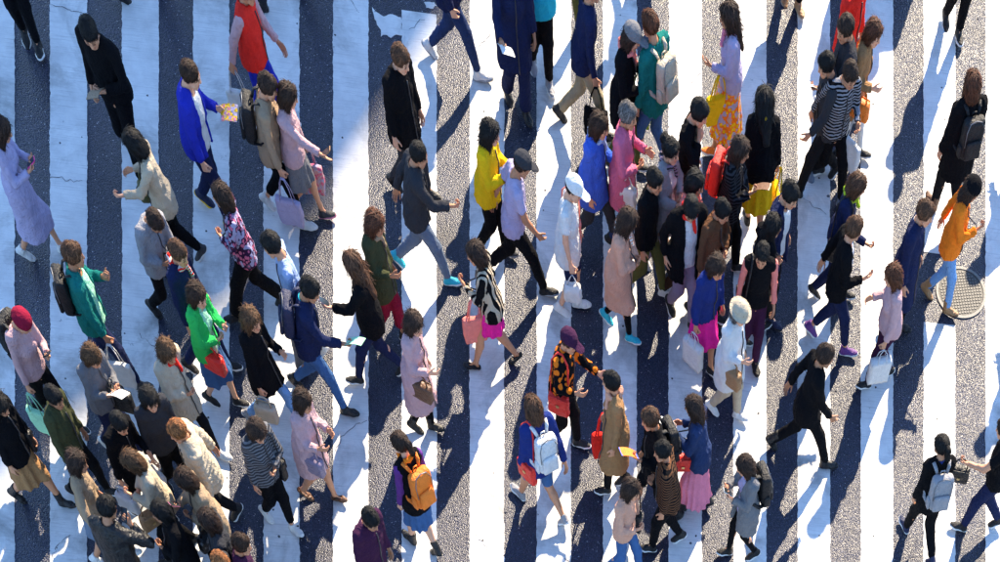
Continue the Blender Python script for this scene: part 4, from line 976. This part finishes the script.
P(650, 420, 190, 'person in a black coat with black backpack holding a bright magazine', 'person in black holding a magazine', H=1.66, stride=.50, lead=-1, top=('coat','jet',dict(hem=.72)), bot=('shorts','jet'), hair=('short','brown'), arms=('phone','hang'), shoe=SN('black','lightgrey'), extra=(('backpack','jet'),('leaflet','L',('stripe','blue','orange'),'blue and orange magazine')))
P(632, 490, -20, 'dark-haired person in a peach top and blue jeans, bottom centre', 'person in the peach top', H=1.60, stride=.36, top=('sweater','peach'), bot=('jeans','denim'), hair=('bob','darkbrown'), arms=('hang','fold'), shoe=SN('white'), extra=(('sbag','L','jet'),))
P(693, 407, 176, 'woman in a denim jacket and long pleated pink skirt with magazine', 'woman in the pink skirt', H=1.62, stride=.30, **F, top=('jacket','darkdenim'), bot=('skirt','pink',dict(hem=.20,flare=.07,pleats=14)), hair=('mid','darkbrown'), arms=('phone','crook'), shoe=('boot','black','black'), extra=(('leaflet','L','white'),('hbag','L','red')))
P(744, 466, 192, 'woman in a grey coat with lilac collar looking at a white phone', 'woman in the grey coat', H=1.58, stride=.30, lead=-1, **F, top=('coat','grey',dict(hem=.56,open='lavender')), bot=('tights','jet'), hair=('bob','darkbrown'), arms=('phone','phone'), head=(0,26), shoe=SN('jet'), extra=(('phone','L','white'),('backpack','jet')))
P(825, 357, -4, 'man all in black striding across a sunlit patch, lower right', 'striding man in black', H=1.68, stride=.74, lead=-1, top=('coat','jet',dict(hem=.68)), bot=('trousers','jet'), hair=('short','darkbrown'), arms=('b','f'), shoe=('boot','jet','black'))

# right of centre
P(671, 152, -18, 'woman with a black bun in a pale grey coat and striped scarf', 'woman with the black bun', H=1.62, stride=.36, **F, top=('coat','lightgrey',dict(hem=.60,open='white')), bot=('trousers','mauve'), hair=('bun','jet'), arms=('fold','crook'), shoe=SN('white'), extra=(('scarf',('stripe','mauve','charcoal')),))
P(699, 114, -10, 'man in a black jacket with brown trousers, hand to his mouth', 'man with hand to mouth', H=1.72, stride=.40, top=('jacket','jet'), bot=('trousers','brown'), hair=('short','jet'), arms=('hang','mouth'), shoe=('dress','brown','black'))
P(696, 184, -8, 'woman in a coral pink sweater behind the man in the red scarf', 'woman in the coral sweater', H=1.60, stride=.40, **F, top=('sweater','coral'), bot=('trousers','darkbrown'), hair=('bob','jet'), arms=('fold','fold'), shoe=SN('black'))
P(691, 210, -62, 'man in an open black coat with a red scarf and lilac trousers', 'man in the red scarf', H=1.70, stride=.34, top=('jacket','jet',dict(open='white',hem=.66)), bot=('trousers','mauve'), hair=('short','jet'), arms=('hang','pocket'), head=(0,28), shoe=SN('jet','white'), extra=(('scarf','red'),))
P(717, 268, -40, 'person in a cobalt top and crimson skirt with a big white bag', 'person in the crimson skirt', H=1.60, stride=.26, **F, top=('jacket','deepblue',dict(hem=.80)), bot=('skirt','magenta',dict(hem=.42,flare=.06)), hair=('bob','darkbrown'), arms=('carry','carry'), shoe=SN('black'), extra=(('shop','R','white'),))
P(740, 314, -24, 'person in pale cream clothes and a straw hat beside the crimson skirt', 'person in pale cream', H=1.58, stride=.30, **F, top=('coat','white',dict(hem=.55)), bot=('trousers','cream'), hair=('bob','greyhair'), arms=('hang','crook'), shoe=SN('white'), extra=(('hat','brim','cream'),('hbag','R','tan')))
P(741, 150, -8, 'woman in a black coat wearing a scarlet backpack, striped sleeves', 'woman with the scarlet backpack', H=1.66, stride=.32, **F, top=('jacket',('stripe','jet','charcoal')), bot=('trousers','jet'), hair=('mid','darkbrown'), arms=('fold','phone'), shoe=SN('black'), extra=(('backpack','red'),('leaflet','R',('stripe','cream','brown'),'striped cream leaflet')))
P(728, 16, 190, 'woman in a pink shawl, lilac top and yellow-orange skirt, top edge', 'woman in the yellow-orange skirt', H=1.66, stride=.30, **F, top=('sweater','lavender'), bot=('skirt',('floral','orange','yellow'),dict(hem=.25,flare=.10)), hair=('long','darkbrown'), arms=('crook','hang'), shoe=SN('orange'), extra=(('scarf','pink'),('tote','L','yellow')))
P(764, 100, 100, 'dark-haired woman in a black jacket seen from behind with yellow bag', 'woman seen from behind with yellow bag', H=1.64, stride=.30, **F, top=('jacket','jet'), bot=('skirt','yellow',dict(hem=.42,flare=.06)), hair=('long','jet'), arms=('hang','carry'), shoe=SN('black'), extra=(('tote','R','yellow'),('scarf','yellow'),('hbag','L','turquoise')))
P(790, 196, -36, 'man in a navy suit, white shirt and tie with black hair', 'man in the navy suit', H=1.74, stride=.30, lead=-1, top=('jacket','navy',dict(open='white',hem=.74)), bot=('trousers','jet'), hair=('short','jet'), arms=('hang','hang'), shoe=('dress','navy','black'))
P(762, 256, -80, 'person in a black vest with coral sleeves in front of the suited man', 'person with coral sleeves', H=1.62, stride=.24, top=('sweater','jet',dict(sleeves='coral')), bot=('trousers','plum'), hair=('short','jet'), arms=('hang','hang'), shoe=SN('jet','black'), extra=(('sbag','R','jet'),))
P(845, 30, 206, 'man in a dark jacket holding out a white leaflet, top right', 'man holding out a leaflet', H=1.70, stride=.34, top=('jacket','charcoal'), bot=('trousers','jet'), hair=('short','darkbrown'), arms=('fwd','hang'), shoe=SN('black'), extra=(('leaflet','L','white'),))
P(863, -16, -30, 'person in a red jacket at the top edge with an orange tote', 'person in the red jacket', H=1.68, stride=.30, top=('jacket','red'), bot=('trousers','khaki'), hair=('short','brown'), arms=('hang','carry'), shoe=SN('white'), extra=(('tote','L','orange'),))
P(850, 76, -55, 'person in a black and white striped shirt with a white bag', 'person in the striped shirt', H=1.66, stride=.44, top=('shirt',('stripe','jet','lightgrey')), bot=('trousers','jet'), hair=('short','darkbrown'), arms=('crook','b'), shoe=SN('bluegrey','lightgrey'), extra=(('tote','L','white'),))
P(858, 186, -10, 'brown-haired woman with a lime scarf over navy and a dark bag', 'woman in the lime scarf', H=1.60, stride=.36, **F, top=('sweater','navy'), bot=('trousers','navy'), hair=('bob','brown'), arms=('hang','fwd'), shoe=SN('black'), extra=(('sbag','R','jet'),('scarf','lime')))
P(854, 230, -10, 'person in an open black jacket over a striped shirt, purple sneakers', 'person in purple sneakers', H=1.66, stride=.42, lead=-1, top=('jacket','jet',dict(open=('stripe','white','paleblue'))), bot=('trousers','navy',dict(frac=.85)), hair=('short','brown'), arms=('b','crook'), shoe=('sneaker','purple','white'))
P(892, 276, 196, 'chestnut-haired woman in a pale pink top with a white shopping bag', 'chestnut-haired woman in pale pink', H=1.60, stride=.26, **F, top=('sweater','palepink'), bot=('trousers','plum'), hair=('bob','auburn'), arms=('carry','crook'), shoe=SN('black'), extra=(('shop','L','white'),))
P(925, 214, -20, 'man in a long navy coat with white collar standing upright', 'man in the long navy coat', H=1.70, stride=.14, top=('coat','navy',dict(hem=.48)), bot=('trousers','jet'), hair=('short','brown'), arms=('hang','hang'), shoe=DR, extra=(('collar','white'),))
P(972, 84, 120, 'russet-haired person in a long black coat and backpack seen from behind', 'russet-haired person in black', H=1.68, stride=.30, top=('coat','jet',dict(hem=.62)), bot=('trousers','black'), hair=('bob','auburn'), arms=('hang','hang'), shoe=('boot','brown','black'), extra=(('collar','lavender'),('backpack','jet')))
P(972, 190, -22, 'woman in an orange jacket and blue jeans stepping on the manhole', 'woman in the orange jacket', H=1.64, stride=.36, lead=-1, **F, top=('jacket','orange'), bot=('jeans','lightdenim'), hair=('mid','darkbrown'), arms=('b','phone'), shoe=('boot','tan','brown'), extra=(('hat','beanie','jet'),))
P(941, 446, 118, 'ponytailed walker with a blue collar and a pale grey backpack', 'ponytailed walker in blue', H=1.64, stride=.50, lead=1, **F, top=('jacket','jet'), bot=('trousers','jet'), hair=('pony','jet'), arms=('hang','f'), shoe=SN('navy'), extra=(('collar','deepblue'),('backpack','lightgrey','pale grey backpack'),('plastic','R','palepink')))
P(1004, 430, 175, 'bare arm and black bag of a walker cut off by the right edge', 'walker cut off by the right edge', H=1.64, stride=.40, top=('tee','jet'), bot=('trousers','navy'), hair=('short','darkbrown'), arms=('fwd','hang'), shoe=SN('black'), extra=(('hbag','L','jet'),))
P(951, 30, -80, 'black trouser leg and white-edged shoe at the top right edge', 'walker at the top right edge', H=1.70, mode='feet', stride=.22, top=('jacket','black'), bot=('trousers','jet'), shoe=SN('black'))
P(790, 4, -70, 'black trouser leg and tan shoe under the top edge, right half', 'walker in tan shoes', H=1.72, mode='feet', stride=.2, top=('coat','jet'), bot=('trousers','jet'), shoe=('dress','tan','cream'))

# half-hidden walkers that thicken the knots of people
P(120, 424, -24, 'half-hidden person in black behind the holder of white papers, lower left', 'half-hidden person in black', H=1.56, stride=.35, top=('jacket','jet'), bot=('trousers','jet'), hair=('short','jet'), arms=('crook','hang'), extra=(('hbag','R','silver'),))
P(160, 512, 205, 'person in a black coat wedged into the lower left crowd', 'person in the wedged black coat', H=1.58, stride=.3, top=('coat','jet',dict(hem=.6)), bot=('trousers','black'), hair=('bob','jet'), arms=('fold','hang'))
P(55, 398, -10, 'person in dark green beside the tote at the left edge', 'person in dark green', H=1.54, stride=.4, top=('jacket','darkolive'), bot=('trousers','jet'), hair=('short','jet'), arms=('hang','carry'))
P(207, 520, 200, 'person in charcoal half hidden behind the tan coat, lower left', 'person in charcoal behind the tan coat', H=1.60, stride=.35, top=('jacket','charcoal'), bot=('trousers','black'), hair=('bob','darkbrown'), arms=('hang','hang'))
P(722, 212, -30, 'person in brown between the coral sweater and the scarlet backpack', 'person in brown', H=1.58, stride=.3, top=('jacket','brown'), bot=('trousers','black'), hair=('short','jet'), arms=('fold','hang'))
P(774, 226, 30, 'black-haired woman in black half hidden behind the navy suit', 'half-hidden woman in black', H=1.58, stride=.3, female=True, top=('coat','jet'), bot=('tights','jet'), hair=('mid','jet'), arms=('fold','hang'))
P(874, 34, -12, 'person in an orange-tan coat beside the leaflet man, top right', 'person in the orange-tan coat', H=1.60, stride=.35, female=True, top=('coat','tan',dict(hem=.58)), bot=('tights','white'), hair=('bob','auburn'), arms=('hang','crook'), extra=(('hbag','R','orange'),))
P(826, 66, 204, 'person in charcoal with a swinging arm behind the striped shirt', 'person in charcoal by the striped shirt', H=1.62, stride=.5, top=('jacket','charcoal'), bot=('trousers','black'), hair=('short','jet'), arms=('f','b'))
P(662, 452, 186, 'black-haired person in brown and black behind the magazine reader', 'person behind the magazine reader', H=1.58, stride=.35, top=('jacket',('stripe','jet','brown')), bot=('trousers','jet'), hair=('short','jet'), arms=('hang','fold'))
P(655, 182, -12, 'person in olive half hidden behind the rose pink coat', 'person half hidden in olive', H=1.60, stride=.42, top=('jacket','jet'), bot=('trousers','olive'), hair=('short','jet'), arms=('hang','hang'), shoe=SN('white'))

# unseen walkers added outside the frame only so their shadows fall into it
P(928, -95, -85, 'unseen walker added beyond the top edge to throw the long upper right shadow', 'unseen walker added beyond the upper right edge', H=1.74, mode='feet', stride=.3, b=1.2, top=('coat','charcoal'), bot=('trousers','black'))
P(872, -62, -20, 'broad unseen walker added beyond the top to shade the stripe by the leaflet man', 'broad unseen walker added beyond the top edge', H=1.72, mode='feet', stride=.45, b=1.25, top=('coat','navy'), bot=('trousers','black'), extra=(('tote','R','brown'),))
P(668, -72, 200, 'unseen walker added beyond the top edge to shade the road above the teal jacket', 'unseen walker added beyond the top edge near teal', H=1.70, mode='feet', stride=.5, top=('jacket','grey'), bot=('jeans','denim'))
P(1040, 130, 185, 'unseen walker added beyond the right edge to throw a shadow beside the manhole', 'unseen walker added beyond the right edge', H=1.70, mode='feet', stride=.5, b=1.15, top=('coat','grey'), bot=('trousers','black'))
P(1046, 300, 185, 'unseen walker added beyond the right edge to shade the road below the manhole', 'unseen walker added beyond the lower right edge', H=1.70, mode='feet', stride=.5, b=1.15, top=('jacket','black'), bot=('trousers','grey'))
